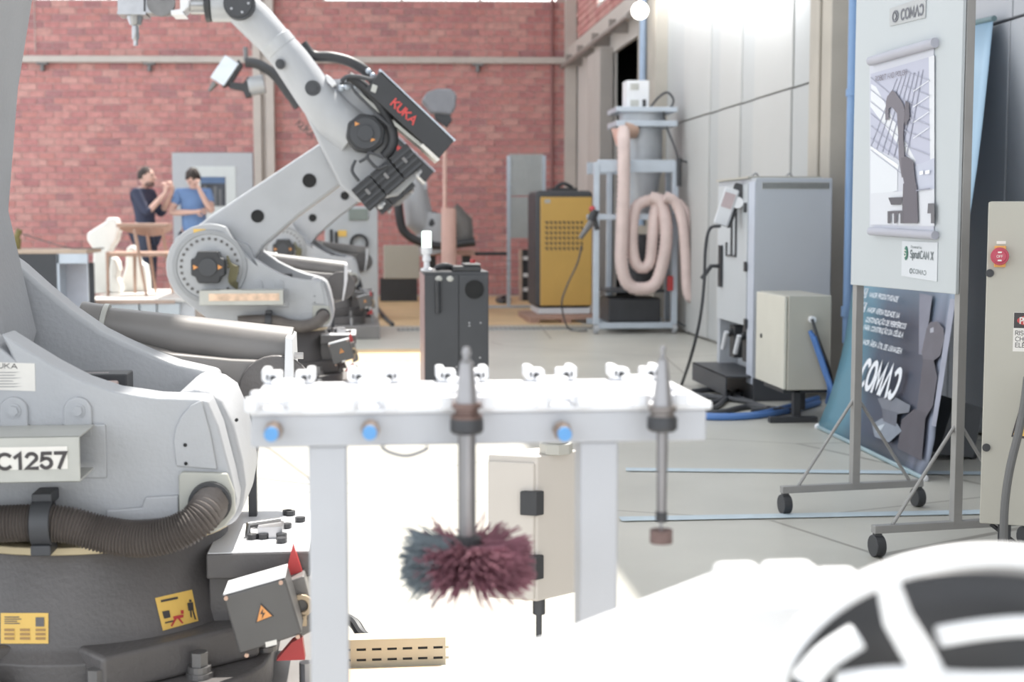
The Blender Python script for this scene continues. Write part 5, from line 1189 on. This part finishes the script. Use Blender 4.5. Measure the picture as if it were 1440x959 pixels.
# ---------------- beige cabinet at right edge ----------------
CQ = P(1384, 500, 3.75); CA = math.radians(25)
MR = Matrix.Translation((CQ.x, CQ.y, 0)) @ Matrix.Rotation(-CA, 4, 'Z')      # local x along the door, y into the cabinet
RN = MR.to_3x3() @ Vector((0, -1, 0)); RI = MR.inverted()
def Rp(px, py): return RI @ hit(px, py, (CQ.x, CQ.y, 0), RN)
RC = empty('electrical_cabinet', (CQ.x, CQ.y, 0), 'beige electrical cabinet at right edge with red rotary switch and danger labels', 'cabinet'); RC.rotation_euler = (0, 0, -CA)
ztr, zbr, WR = Rp(1387, 283).z, Rp(1380, 738).z, .60
MB().box(.003, WR, .02, .30, zbr, ztr).build('body', M_beige, RC, bevel=.004)
MB().box(0, WR-.002, 0, .018, zbr+.004, ztr-.002).build('door', M_beige, RC, bevel=.003)
for x in (Rp(1403, 750).x, WR-.06): MB().box(x, x+.035, .05, .09, 0, zbr).build('leg', M_black, RC, bevel=.002)
MB().tube([(Rp(1414, 1).x, .07, zbr-.01), (Rp(1414, 1).x+.2, .07, .05)], .006, 8).build('leg_brace', M_black, RC)
for py in (384, 629):
    q = Rp(1392 if py < 500 else 1387, py); m = MB(); m.cyl((q.x, -.008, q.z), (q.x, 0, q.z), .011, n=18); m.cyl((q.x, -.011, q.z), (q.x, -.008, q.z), .006, n=12); m.build('quarter_turn_lock', M_black, RC, bevel=.001)
q = Rp(1407, 360); m = MB(); m.box(q.x-.016, q.x+.014, -.012, 0, q.z-.030, q.z+.028); sw = m.build('switch_plate', mat('switch_yellow', (240,170,60), .5), RC, bevel=.002)
q = Rp(1406, 360); m = MB(); m.cyl((q.x, -.036, q.z), (q.x, -.012, q.z), .024, n=24); m.cyl((q.x, -.041, q.z), (q.x, -.036, q.z), .018, n=24); m.build('rotary_knob', mat('crimson_knob', (190,28,70), .35), sw, bevel=.003)
m = MB(); m.box(q.x-.005, q.x+.005, -.0425, -.041, q.z+.009, q.z+.013); m.box(q.x-.005, q.x+.005, -.0425, -.041, q.z-.013, q.z-.009); tag(m.build('knob_slots', M_paper, sw), kind='stuff')
text('knob_lettering', 'OFF', .009, M_paper, sw, frame((q.x, -.0418, q.z), (1, 0, 0), (0, 0, 1)))
q = Rp(1408, 341); MB().box(q.x-.012, q.x+.012, -.002, 0, q.z-.004, q.z+.004).build('switch_label', M_paper, RC, smooth=False)
a_, b_ = Rp(1424, 494), Rp(1480, 440)
lb = MB().box(a_.x, b_.x, -.0015, 0, a_.z, b_.z).build('danger_label', M_paper, RC, smooth=False)
b2_ = Rp(1424, 461); MB().box(a_.x+.001, b_.x-.001, -.0022, -.0015, b2_.z, b_.z-.001).build('label_header', M_ink, lb, smooth=False)
q = Rp(1450, 451); m = MB(); m.sphere((q.x, -.0025, q.z), .036, (1, .03, .40), 24); m.build('label_oval', M_red, lb)
text('label_lettering', 'PERIGO', .022, M_paper, lb, frame((q.x, -.0046, q.z), (1, 0, 0), (0, 0, 1)), width=.056, weight=.2)
for k, s in enumerate(('RISCO DE', 'CHOQUE', 'EL\u00c9TRICO')):
    q = Rp(1428, 468+k*8.5); text('label_lettering', s, .016, M_ink, lb, frame((q.x, -.002, q.z), (1, 0, 0), (0, 0, 1)), align='LEFT')
def Rx(px, py): q = Rp(px, py); return (q.x, q.z)
m = MB(); m.prism([Rx(1422, 614), Rx(1436, 566), Rx(1490, 560), Rx(1490, 624)], -.0015, 0); lb2 = m.build('warning_label', M_ink, RC, smooth=False)
m = MB(); m.prism([Rx(1425, 611), Rx(1438, 569), Rx(1488, 563), Rx(1488, 620)], -.0024, -.0014); m.build('warning_face', M_yel, lb2, smooth=False)
m = MB(); m.tube(smooth_path([P(1445, 530, 3.62), P(1440, 570, 3.62), P(1432, 610, 3.62), P(1420, 660, 3.62), P(1413, 710, 3.62), P(1411, 770, 3.62), Vector((P(1411, 770, 3.62).x, 3.62, .011))], 6), .011, 10)
tag(m.build('hanging_cable', mat('grey_sheathed_cable', (96,96,96), .5)), 'thick grey cable hanging down the front of beige cabinet at right edge', 'cable')

# ---------------- out of focus white machine and cable reel, very close ----------------
YN = 1.15
FG = empty('white_machine_cover', (P(900, 900, YN).x, YN, 0), 'large blurred white machine cover in the bottom foreground with rounded pads', 'machine'); X_ = Matrix.Translation(-FG.location)
M_fgw = mat('glossy_white_cover', (236,236,238), .35, 0, .02)
YNb = YN+.12
out = [P(x, y, YNb) for x, y in ((585, 950), (612, 938), (690, 915), (790, 882), (900, 840), (1000, 802), (1060, 797), (1190, 806), (1236, 828), (1246, 860))]
m = MB(); m.prism([(p.x, p.z) for p in out]+[(out[-1].x, .02), (out[0].x, .02)], YN, YNb); m.build('cover', M_fgw, FG, xf=X_, bevel=.010, seg=3)
for xa, xb, y in ((1000, 1062, 788), (1066, 1138, 786), (1142, 1198, 795)):
    a_, b_ = P(xa, y, YNb-.02), P(xb, y, YNb-.02); m = MB(); m.box(a_.x, b_.x, YN+.04, YNb-.02, a_.z-.03, a_.z); m.build('pad', M_fgw, FG, xf=X_, bevel=.008, seg=3)
m = MB(); m.box(P(585,1,YN).x, P(800,1,YN).x, YN-.06, YN, .02, P(1, 962, YN).z); m.build('lower_step', M_fgw, FG, xf=X_, bevel=.012)
# reel
RL = empty('cable_reel', (P(1400, 900, 1.0).x, 1.0, 0), 'blurred black reel with thick white straps at bottom right corner', 'reel'); X_ = Matrix.Translation(-RL.location)
def ell(cx, cy, rx, ry, a0, a1, Y, n=24): return [P(cx+rx*math.cos(math.radians(a)), cy-ry*math.sin(math.radians(a)), Y) for a in [a0+(a1-a0)*k/n for k in range(n+1)]]
YE = 1.0
pts = ell(1390, 985, 275, 172, 0, 180, YE, 30)
m = MB(); m.prism([(p.x, p.z) for p in pts], YE+.02, YE+.05); m.build('disc', M_black, RL, xf=X_, bevel=.005)
MB().tube(ell(1400, 985, 310, 204, 70, 176, YE-.0, 24), .009, 12).build('rim', M_fgw, RL, xf=X_)
MB().tube(ell(1410, 985, 300, 192, 20, 110, YE+.07, 24), .010, 12).build('outer_rim', mat('pearl_rim', (214,214,212), .4), RL, xf=X_)
MB().tube([P(1246, 812, YE-.04), P(1262, 870, YE-.04), P(1300, 935, YE-.03), P(1330, 1000, YE-.03)], [.008, .011, .012, .014], 14).build('strap', M_fgw, RL, xf=X_)
MB().tube(smooth_path([P(1320, 895, YE-.02), P(1380, 885, YE-.02), P(1450, 880, YE-.02), P(1520, 890, YE-.02)], 5), .008, 12).build('cross_strap', M_fgw, RL, xf=X_)
MB().tube(smooth_path([P(1130, 960, YE-.02), P(1160, 925, YE-.02), P(1205, 895, YE-.02)], 5), .010, 12).build('side_strap', M_fgw, RL, xf=X_)
MB().tube(smooth_path([P(1180, 965, YE-.03), P(1260, 955, YE-.03), P(1360, 962, YE-.03), P(1480, 960, YE-.03)], 5), .010, 12).build('lower_strap', M_fgw, RL, xf=X_)
q = P(1390, 990, YE); m = MB(); m.box(q.x-.09, q.x+.16, YE, YE+.08, .0, q.z); m.build('pedestal', M_fgw, RL, xf=X_, bevel=.006)

# ---------------- desk, platform, chair, carvings at left ----------------
YD = 13.3
a_, b_ = P(25, 357, YD), P(84, 357, YD); xe = P(122, 360, YD).x
DK = empty('work_desk', ((a_.x+b_.x)/2, YD+.35, 0), 'dark grey desk with wooden top in front of the brick wall', 'desk'); X_ = Matrix.Translation(-DK.location)
xl_ = P(18, 360, YD).x; zt8 = a_.z
MB().box(xl_-.8, xe, YD, YD+.75, zt8, zt8+.035).build('top', mat('desk_wood', (196,172,150), .5, 0, .08), DK, xf=X_, bevel=.004)
MB().box(xl_-.8, P(70, 1, YD).x, YD+.01, YD+.03, .02, zt8).build('front_panel', M_blk2, DK, xf=X_)
m = MB(); m.box(P(70, 1, YD).x, xe, YD, YD+.04, zt8-.09, zt8); m.build('drawer', M_alu, DK, xf=X_, bevel=.003)
MB().box(P(70, 1, YD).x, P(73, 1, YD).x, YD, YD+.70, 0, zt8).build('side_panel', M_alu, DK, xf=X_)
MB().box(P(114, 1, YD).x, xe, YD, YD+.04, 0, zt8).build('leg', M_alu, DK, xf=X_)
MB().box(P(73, 1, YD).x, P(105, 1, YD).x, YD+.3, YD+.32, 0, zt8-.09).build('back_panel', mat('pale_lilac_panel', (196,198,210), .5), DK, xf=X_)
MB().box(P(105, 1, YD).x, P(114, 1, YD).x, YD+.3, YD+.32, 0, zt8-.09).build('back_strip', M_blk2, DK, xf=X_)
q = P(22, 352, YD+.3); m = MB(); m.tube([(q.x, q.y, zt8+.035), (q.x+.01, q.y, zt8+.14)], .045, 8); m.tube([(q.x+.01, q.y, zt8+.14), (q.x+.04, q.y, zt8+.22)], .03, 8)
tag(m.build('glue_bottle', mat('yellow_black_bottle', (120,110,50), .5, 0, .2)), 'small dark and yellow bottle standing on the desk', 'bottle')
m = MB(); m.tube(smooth_path([(q.x, q.y+.02, zt8+.20), (q.x+.2, q.y+.02, zt8+.13), (q.x+.5, q.y, zt8+.045), (q.x+.8, q.y, zt8+.045)], 6), .006, 6); tag(m.build('desk_cord', M_dsteel), 'thin cord sagging from the bottle across the desk top', 'cord')
YPl = 13.9
a_, b_ = P(119, 421, YPl), P(246, 421, YPl); zp = a_.z
PF = empty('display_platform', ((a_.x+b_.x)/2, YPl+1, 0), 'low white platform carrying the wooden chair and white carvings', 'platform'); X_ = Matrix.Translation(-PF.location)
MB().box(a_.x, b_.x+.2, YPl, YPl+2.0, zp-.03, zp).build('deck', mat('platform_white', (236,232,226), .5, 0, .02), PF, xf=X_, bevel=.004)
MB().box(a_.x, b_.x, YPl-.01, YPl+.02, zp-.045, zp-.012).build('wood_edge', M_wood, PF, xf=X_)
for k, (xa, xb) in enumerate(((119, 186), (187, 211), (212, 245))):
    p, q = P(xa, 1, YPl), P(xb, 1, YPl); MB().box(p.x+.005, q.x-.005, YPl, YPl+.03, .0, zp-.045).build('front_panel', mat('pale_blue_white', (216,224,230), .5), PF, xf=X_, bevel=.003)
MB().box(a_.x+.02, b_.x+.18, YPl+.05, YPl+1.95, 0, zp-.03).build('core', M_white, PF, xf=X_)
YH = 14.5
def Hh(px, py, Y=YH): return P(px, py, Y)
CH_ = empty('wooden_chair', (Hh(197, 415).x, YH+.1, zp), 'light wooden armchair with curved backrest on the white platform', 'chair'); X_ = Matrix.Translation(-CH_.location)
M_chair = mat('chair_wood', (176,140,120), .55, 0, .1, 6)
def leg(a, b, ya, yb, r0=.018, r1=.014):
    p = Hh(a[0], a[1], YH+ya); q = Hh(b[0], b[1], YH+yb); q.z = zp; m = MB(); m.tube([p, q], [r0, r1], 8); m.build('leg', M_chair, CH_, xf=X_)
leg((151, 354), (152, 415), .0, .0); leg((189, 352), (190, 408), .5, .5); leg((189, 322), (206, 417), .0, -.05); leg((228, 322), (243, 410), .45, .5); leg((207, 326), (219, 405), .5, .55)
zs_ = Hh(190, 358).z; p, q = Hh(150, 358), Hh(233, 358)
m = MB(); m.box(p.x, q.x, YH+.0, YH+.5, zs_-.02, zs_+.025); m.build('seat', M_chair, CH_, xf=X_, bevel=.02, seg=3)
zz0, zz1 = Hh(1, 330).z, Hh(1, 314).z; pts_o = []
N = 14; m = MB(); rows = []
for k in range(N+1):
    t = k/N; x = Hh(165+73*t, 315).x; y = YH+.1+.42*math.sin(PI*t)*.9+.1*t; hgt = .5+.5*math.sin(PI*t)
    rows.append([m.bm.verts.new(v) for v in ((x, y, zz1), (x, y+.03, zz1), (x, y+.03, zz1-(zz1-zz0)*hgt*1.2), (x, y, zz1-(zz1-zz0)*hgt*1.2))])
for a__, b__ in zip(rows, rows[1:]):
    for j in range(4): m.bm.faces.new([a__[j], a__[(j+1) % 4], b__[(j+1) % 4], b__[j]])
m.bm.faces.new(rows[0]); m.bm.faces.new(rows[-1][::-1]); m.build('backrest', M_chair, CH_, xf=X_, bevel=.004)
m = MB(); p, q = Hh(166, 317, YH+.1), Hh(236, 317, YH+.05); m.box(p.x, q.x, YH-.02, YH+.04, zz1-.04, zz1); m.build('top_rail', M_chair, CH_, xf=X_, bevel=.01)
M_foam = mat('white_foam_carving', (238,240,236), .7, 0, .03, 8)
for pts_, Y_, lab in ((((128, 415), (130, 385), (131, 350), (122, 338), (122, 328), (138, 318), (148, 312), (150, 306), (162, 306), (167, 322), (163, 338), (154, 352), (152, 372), (154, 415)), 15.0, 'tall white foam carving with hooked head at the platform left end'),
                      (((154, 415), (153, 380), (156, 360), (164, 366), (167, 380), (164, 390), (171, 404), (170, 415)), 14.95, 'short wavy white foam carving under the wooden chair seat'),
                      (((172, 415), (170, 395), (176, 375), (177, 350), (184, 344), (190, 348), (196, 370), (204, 372), (207, 390), (208, 415)), 15.3, 'middle white foam carving standing behind the wooden chair legs')):
    mm = MB(); w_ = [P(x, y, Y_) for x, y in pts_]; mm.prism([(v.x, max(v.z, zp)) for v in w_], Y_, Y_+.28)
    tag(mm.build('foam_carving', M_foam, bevel=.03, seg=3), lab, 'sculpture')
# poster panel on the brick wall
BPn = empty('notice_panel', wl(300, 300), 'x', 'x'); bpy.data.objects.remove(BPn)
p, q = wl(247, 420), wl(356, 215)
NP_ = empty('notice_board', (0, 0, 0), 'grey wall panel holding a white sheet with dark picture behind man in blue', 'notice board'); NP_.matrix_world = WM
MB().box(p.x, q.x, -.06, -.013, .15, q.z).build('panel', mat('notice_grey', (186,190,196), .5, 0, .02), NP_, bevel=.004)
p2, q2 = wl(272, 300), wl(332, 234); MB().box(p2.x, q2.x, -.068, -.06, p2.z-.65, q2.z).build('white_sheet', mat('pale_sheet', (216,222,222), .6, 0, .02), NP_)
p2, q2 = wl(284, 290), wl(318, 249); MB().box(p2.x, q2.x, -.074, -.068, p2.z, q2.z).build('picture', mat('dark_picture', (56,60,70), .5, 0, .5, 9), NP_, smooth=False)
p3, q3 = wl(284, 258), wl(318, 249); MB().box(p3.x, q3.x, -.076, -.074, p3.z, q3.z).build('picture_sky', mat('picture_blue', (84,116,160), .5, 0, .1), NP_, smooth=False)
for k in range(4): v0, v1 = wl(288+k*7, 290), wl(292+k*7, 262+k % 2*4); MB().box(v0.x, v1.x, -.0755, -.074, v0.z, v1.z).build('picture_print', mat('picture_grey', (110,112,116), .5), NP_, smooth=False)

# ---------------- things in the middle distance ----------------
# grey robot controller with gauges
YF = 15.2
a_, b_ = P(458, 448, YF), P(531, 290, YF)
RC3 = empty('robot_controller', ((a_.x+b_.x)/2, YF+.3, 0), 'grey robot controller with display and coiled black cable behind the spindle robot', 'cabinet'); X_ = Matrix.Translation(-RC3.location)
MB().box(a_.x, b_.x, YF, YF+.6, .02, b_.z).build('body', mat('light_grey_controller', (184,188,192), .5, 0, .03), RC3, xf=X_, bevel=.01)
def onf(x, y): q = P(x, y, YF-.01); return q
q = onf(504, 303); MB().box(q.x-.10, q.x+.10, YF-.02, YF, q.z-.05, q.z+.07).build('display', mat('greenish_display', (130,140,134), .3), RC3, xf=X_, bevel=.005)
q = onf(505, 342); m = MB()
for r_ in (.10, .085): m.ring((q.x, YF-.04, q.z), (0, 1, 0), r_, r_-.015, .02, 24)
m.build('coiled_cable', M_black, RC3, xf=X_)
q = onf(482, 328); MB().box(q.x-.05, q.x+.04, YF-.01, YF, q.z-.035, q.z+.03).build('yellow_label', M_yel, RC3, xf=X_)
for x, y in ((466, 332), (473, 335)): q = onf(x, y); MB().box(q.x-.015, q.x+.015, YF-.015, YF, q.z-.08, q.z+.07).build('switch_strip', M_black, RC3, xf=X_)
q = onf(508, 372); MB().cyl((q.x, YF-.05, q.z), (q.x, YF, q.z), .07, n=20).build('round_fan', M_white, RC3, xf=X_, bevel=.004)
# black floor pedestal
q = Vector((0, 13.85, 0)); m = MB(); m.prism([(-.17, 0), (.20, 0), (.20, .03), (.17, .04), (.04, .52), (-.12, .52), (-.15, .04), (-.17, .03)], 0, .35); o = m.build('speaker_wedge', M_blk2, bevel=.006); o.location = (P(500, 466, q.y).x, q.y, 0)
tag(o, 'black wedge-shaped floor unit right of the middle robot cylinder', 'unit')
floor_tube('floor_cable', M_blk2, ((517, 415), (525, 425), (540, 445), (552, 456)), .02, 'dark cable lying across the ochre floor strip left of black cabinet', 'cable')
# beige wall box
a_, b_ = P(540, 392, 18.5), P(590, 345, 18.5)
WB_ = empty('floor_box', ((a_.x+b_.x)/2, 18.5, 0), 'plain beige box on a dark plinth by the brick wall left of black cabinet', 'box'); X_ = Matrix.Translation(-WB_.location)
MB().box(a_.x, b_.x, 18.5, 18.8, a_.z, b_.z).build('body', M_beige, WB_, xf=X_, bevel=.008); MB().box(a_.x-.05, b_.x-.03, 18.52, 18.8, 0, a_.z).build('plinth', M_black, WB_, xf=X_)
# fourth robot: lifting arm with peach column
YW = 16.5
def W(px, py, Y=YW): return P(px, py, Y)
RW = empty('industrial_robot', (W(631, 400).x, YW+.2, 0), 'far silver robot with thick black hose on salmon stand before brick wall', 'robot'); X_ = Matrix.Translation(-RW.location)
def rw(mb, name, m, **k): return mb.build(name, m, RW, xf=X_, **k)
rw(MB().box(W(590,1).x, W(668,1).x, YW, YW+.3, W(1, 361).z, W(1, 353).z), 'cross_beam', M_peach, bevel=.005)
rw(MB().box(W(596,1).x, W(612,1).x, YW+.1, YW+.25, 0, W(1, 361).z), 'stand_leg', M_black, bevel=.005)
rw(MB().box(W(650,1).x, W(662,1).x, YW+.1, YW+.25, 0, W(1, 361).z), 'stand_leg', M_black, bevel=.005)
rw(MB().box(W(665,1).x, W(713,1).x, YW, YW+.1, W(1, 361).z, W(1, 356).z), 'cable_track', M_black, bevel=.01)
rw(MB().tube([W(615, 300), W(612, 330), W(617, 355)], [.17, .22, .22], 24), 'base_body', M_paint)
rw(MB().tube([W(585, 250), W(584, 275), W(590, 310), W(602, 322)], [.12, .15, .17, .14], 20), 'lower_arm', M_paint)
rw(MB().tube([W(566, 264), W(600, 264)], [.1, .1], 16), 'arm_joint', MATS['satin_aluminium'])
rw(MB().tube(smooth_path([W(x, y, YW-.2) for x, y in ((560, 275), (561, 300), (568, 325), (590, 340), (620, 346), (650, 342), (668, 340))], 6), .05, 10), 'black_hose', M_black)
rw(MB().tube([W(612, 300, YW-.1), W(608, 315, YW-.15), W(612, 345, YW-.1)], .05, 10), 'black_hose', M_black)
rw(MB().tube([W(632, 300), W(650, 315), W(655, 345)], [.15, .13, .1], 16), 'counterweight', M_castg)
q = W(662, 328); rw(MB().box(q.x-.08, q.x+.02, YW, YW+.15, W(1, 338).z, W(1, 303).z), 'salmon_bracket', M_peach, bevel=.01)
PC = empty('lifting_column', (W(631, 380, 14.5).x, 14.5, 0), 'salmon pink column with slim upper rod and dark hooded head', 'column'); X_ = Matrix.Translation(-PC.location)
def C_(px, py): return P(px, py, 14.5)
MB().cyl(Vector((C_(631, 370).x, 14.5, .0)), C_(631, 293), .078, n=20).build('lower_tube', M_peach, PC, xf=X_)
MB().cyl(C_(625.5, 293), C_(625.5, 160), .022, n=12).build('upper_rod', M_peach, PC, xf=X_)
M_hood = mat('grey_hood', (128,128,134), .7, 0, .06)
MB().prism([(C_(x, y).x, C_(x, y).z) for x, y in ((592, 142), (600, 130), (615, 125), (634, 125), (642, 134), (640, 152), (634, 163), (606, 160))], 14.42, 14.62).build('hood', M_hood, PC, xf=X_, bevel=.03, seg=3)
MB().prism([(C_(x, y).x, C_(x, y).z) for x, y in ((610, 158), (633, 162), (636, 170), (628, 180), (612, 168))], 14.44, 14.58).build('hood_clamp', M_black, PC, xf=X_, bevel=.01)
# round lamp
q = hit(900, 15, (2.72, 0, 0), Vector((1, 0, 0)))
LM = empty('round_lamp', q, 'glowing round white lamp at the beam above the dark doorway', 'lamp')
MB().sphere((0, 0, 0), .085, n=20).build('globe', mat('lamp_globe', (255,252,245), .4, 0, 0, emit=4), LM)
MB().tube([(0, 0, .05), (.0, 0, .14), (.14, 0, .16)], .02, 8).build('arm', M_white, LM)
# red fire-like floor sign near compressor cable etc.
# ---------------- people ----------------
M_skin = mat('skin', (220,176,160), .55, 0, .04, 9); M_hair = mat('dark_hair', (52,42,40), .8, 0, .15, 30)
M_navy = mat('navy_fabric', (44,52,82), .8, 0, .08, 8); M_polo = mat('light_blue_fabric', (104,144,200), .8, 0, .06, 8); M_jean = mat('dark_blue_denim', (48,58,84), .8, 0, .1, 12); M_shoe = mat('black_shoe', (36,34,36), .5)
def skin(name, chains, m_, parent, sub=1):
    """chains: list of (list of (point, radius)); a chain may start with the index of a shared vertex"""
    me = bpy.data.meshes.new(name); vs_ = []; es = []; rs = []; roots = []
    key = {}
    def add(p, r):
        k = tuple(round(v, 4) for v in p)
        if k in key: return key[k]
        key[k] = len(vs_); vs_.append(p); rs.append(r); return key[k]
    for ch in chains:
        prev = None
        for p, r in ch:
            i = add(p, r)
            if prev is None and i == len(vs_)-1: roots.append(i)
            if prev is not None and prev != i: es.append((prev, i))
            prev = i
    me.from_pydata(vs_, es, []); o = bpy.data.objects.new(name, me); COL.objects.link(o); me.materials.append(m_); o.parent = parent
    md = o.modifiers.new('skin', 'SKIN'); md.use_smooth_shade = True
    if not me.skin_vertices: 
        bpy.context.view_layer.objects.active = o
    for i, r in enumerate(rs):
        sv = me.skin_vertices[0].data[i]; rr = r if isinstance(r, tuple) else (r, r); sv.radius = rr; sv.use_root = i in roots
    s = o.modifiers.new('sub', 'SUBSURF'); s.levels = sub+1; s.render_levels = sub+1
    return o
def hand(wr, d, up, side, curl=.5, k=1.0):
    """palm and five finger chains; wr wrist point, d pointing direction, up = back-of-hand normal"""
    wr = Vector(wr); d = Vector(d).normalized(); up = Vector(up); up = (up-d*up.dot(d)).normalized(); s = d.cross(up)*side
    ch = [[(tuple(wr), .024), (tuple(wr+d*.05), (.032, .020)), (tuple(wr+d*.085), (.034, .016))]]
    for i, (off, ln) in enumerate(((-.030, .070), (-.010, .080), (.010, .076), (.028, .060))):
        b = wr+d*.082+s*off; ang = curl*.8; p = b; q = [(tuple(b), .0095)]
        for j in range(3):
            dd = (d*math.cos(ang*(j+.5))-up*math.sin(ang*(j+.5))); p = p+dd*ln/3*k; q.append((tuple(p), .0090-.001*j))
        ch.append(q)
    b = wr+d*.03-s*.03; ch.append([(tuple(b), .012), (tuple(b+d*.03-s*.022), .011), (tuple(b+d*.056-s*.026), .009)])
    return ch
def person(loc, rz, label, pose):
    R = empty('person', loc, label, 'person', rz=rz)
    H = pose['h']; k = H/1.75
    V3 = lambda x, y, z: (x*k, y*k, z*k)
    hip = V3(0, 0, .93); ch = V3(0, .02, 1.28); nb = V3(0, .02, 1.44); hc = pose['head']; hc = V3(*hc)
    nt_ = tuple((Vector(nb)*.4+Vector(hc)*.6)-Vector((0, 0, .04)))
    body = [[(hip, (.14, .10)), (V3(0, .0, 1.10), (.135, .095)), (ch, (.155, .105)), (V3(0, .02, 1.40), (.09, .08)), (nb, .055), (nt_, .052)]]
    hands = []
    arms = {}
    for s in (-1, 1):
        sh = V3(s*.17, .02, 1.40); el = V3(*pose['arm'][s][0]); wr = V3(*pose['arm'][s][1])
        arms[s] = (sh, el, wr)
        body.append([(V3(0, .02, 1.40), (.09, .08)), (sh, .062), (tuple((Vector(sh)+Vector(el))/2), .050), (el, .042), (tuple((Vector(el)*.5+Vector(wr)*.5)), .038), (wr, .026)])
        hp = V3(s*.09, 0, .88); kn = V3(s*.10, -.01, .50); an = V3(s*.11, .02, .09)
        body.append([(hip, (.14, .10)), (hp, .095), (kn, .060), (V3(s*.105, .02, .33), .055), (an, .04)])
        hd = pose['hand'][s]; hands += hand(wr, hd[0], hd[1], s, hd[2], k)
    b = skin('body', body+hands, M_skin, R)
    # head joined to the body mesh look: skull, jaw, nose, ears in one part
    m = MB(); hv = Vector(hc); Rh = Matrix.Translation(hv) @ Matrix.Rotation(pose.get('turn', 0), 4, 'Z') @ Matrix.Rotation(pose['nod'], 4, 'X')
    bmesh.ops.create_uvsphere(m.bm, u_segments=20, v_segments=14, radius=1)
    for v in m.bm.verts:
        x, y, z = v.co; v.co = Vector((x*.075*(1-.18*max(0, -z)), y*.095*(1-.1*max(0, -z)), z*.118))
        if z < -.2 and y < 0: v.co.y -= .006
    nz = MB(); 
    m.tube([(0, -.088, .02), (0, -.112, -.018), (0, -.09, -.03)], [.008, .014, .008], 8); m.sphere((-.076, .0, 0), .026, (.35, .7, 1), 8); m.sphere((.076, .0, 0), .026, (.35, .7, 1), 8)
    m.tube([(-.024, -.086, -.052), (0, -.094, -.052), (.024, -.086, -.052)], .006, 6)
    hd_ = m.build('head', M_skin, R, xf=Rh)
    e = MB(); e.sphere((-.03, -.084, .012), .010, (1, .5, .6), 8); e.sphere((.03, -.084, .012), .010, (1, .5, .6), 8); e.tube([(-.045, -.083, .034), (-.018, -.092, .036)], .004, 5); e.tube([(.045, -.083, .034), (.018, -.092, .036)], .004, 5); e.build('eyes', M_hair, hd_, xf=Rh)
    m = MB(); bmesh.ops.create_uvsphere(m.bm, u_segments=22, v_segments=14, radius=1)
    vol = pose.get('vol', 1.0)
    for v in m.bm.verts:
        x, y, z = v.co; f = 1+.05*math.sin(x*9)*math.cos(y*8)
        v.co = Vector((x*.082*vol*f, y*.102*vol*f+.012, z*.122*vol*f+.008))
    dl = [v for v in m.bm.verts if (v.co.z < .035 and v.co.y < -.02) or v.co.z < -.035 or (v.co.z < .065 and v.co.y < -.07)]
    bmesh.ops.delete(m.bm, geom=dl, context='VERTS')
    ho = m.build('hair', M_hair, R, xf=Rh); so = ho.modifiers.new('thick', 'SOLIDIFY'); so.thickness = .008
    if pose.get('beard'):
        m = MB(); m.sphere((0, -.03, -.07), .062, (.95, 1.02, .8), 14); m.build('beard', mat('short_beard', (120,92,86), .8), R, xf=Rh)
    # clothes
    top = [[(V3(0, 0, .84), (.150, .115)), (hip, (.158, .118)), (V3(0, .0, 1.10), (.155, .115)), (ch, (.172, .125)), (V3(0, .02, 1.405), (.105, .095)), (V3(0, .02, 1.45), (.066, .066))]]
    for s in (-1, 1):
        sh, el, wr = arms[s]; c_ = [(V3(0, .02, 1.405), (.105, .095)), (sh, .074)]
        if pose['sleeve'] == 'long': 
            c_ += [(tuple((Vector(sh)+Vector(el))/2), .062), (el, .056), (tuple(Vector(el)*.72+Vector(wr)*.28), .050)]
        else: c_ += [(tuple((Vector(sh)*.62+Vector(el)*.38)), .066), (tuple(Vector(sh)*.38+Vector(el)*.62), .064)]
        top.append(c_)
    skin('shirt' if pose['sleeve'] == 'short' else 'jacket', top, pose['top'], R)
    tr = []
    for s in (-1, 1): tr.append([(V3(0, 0, .94), (.150, .112)), (V3(s*.09, 0, .86), .105), (V3(s*.10, -.01, .50), .075), (V3(s*.11, .02, .10), .062)])
    skin('trousers', tr, M_jean, R)
    for s in (-1, 1):
        m = MB(); m.tube([V3(s*.11, .06, .045), V3(s*.11, -.02, .045), V3(s*.115, -.14, .03), V3(s*.115, -.18, .025)], [.036, .045, .036, .018], 12); m.build('shoe', M_shoe, R)
    return R
YM = 17.3
def man_at(px, hpx, Yv, h): q = P(px, hpx, Yv); return q.x
x1_ = man_at(203, 240, YM, 1.7)
person((x1_, YM, 0), math.radians(72), 'man in navy long-sleeved top standing side-on with hand raised to mouth', dict(h=1.72, head=(0, -.03, 1.585), nod=0, beard=True, top=M_navy, sleeve='long', vol=.98,
    arm={-1: ((-.20, -.12, 1.15), (-.06, -.30, 1.40)), 1: ((.22, -.10, 1.14), (.06, -.33, 1.42))},
    hand={-1: ((.2, .05, 1), (0, -1, 0), .9), 1: ((-.3, -.05, 1), (0, -1, 0), .9)}))
x2_ = man_at(270, 240, YM, 1.7)
person((x2_, YM+.1, 0), math.radians(4), 'man in light blue polo shirt with bowed head resting in his hand', dict(h=1.72, head=(0, -.07, 1.57), nod=math.radians(46), top=M_polo, sleeve='short', vol=1.10, turn=math.radians(0),
    arm={-1: ((-.27, -.04, 1.16), (.02, -.20, 1.17)), 1: ((.22, -.16, 1.17), (.08, -.20, 1.43))},
    hand={-1: ((1, -.1, .1), (0, -1, .2), .4), 1: ((-.35, -.1, 1), (0, -1, 0), .6)}))
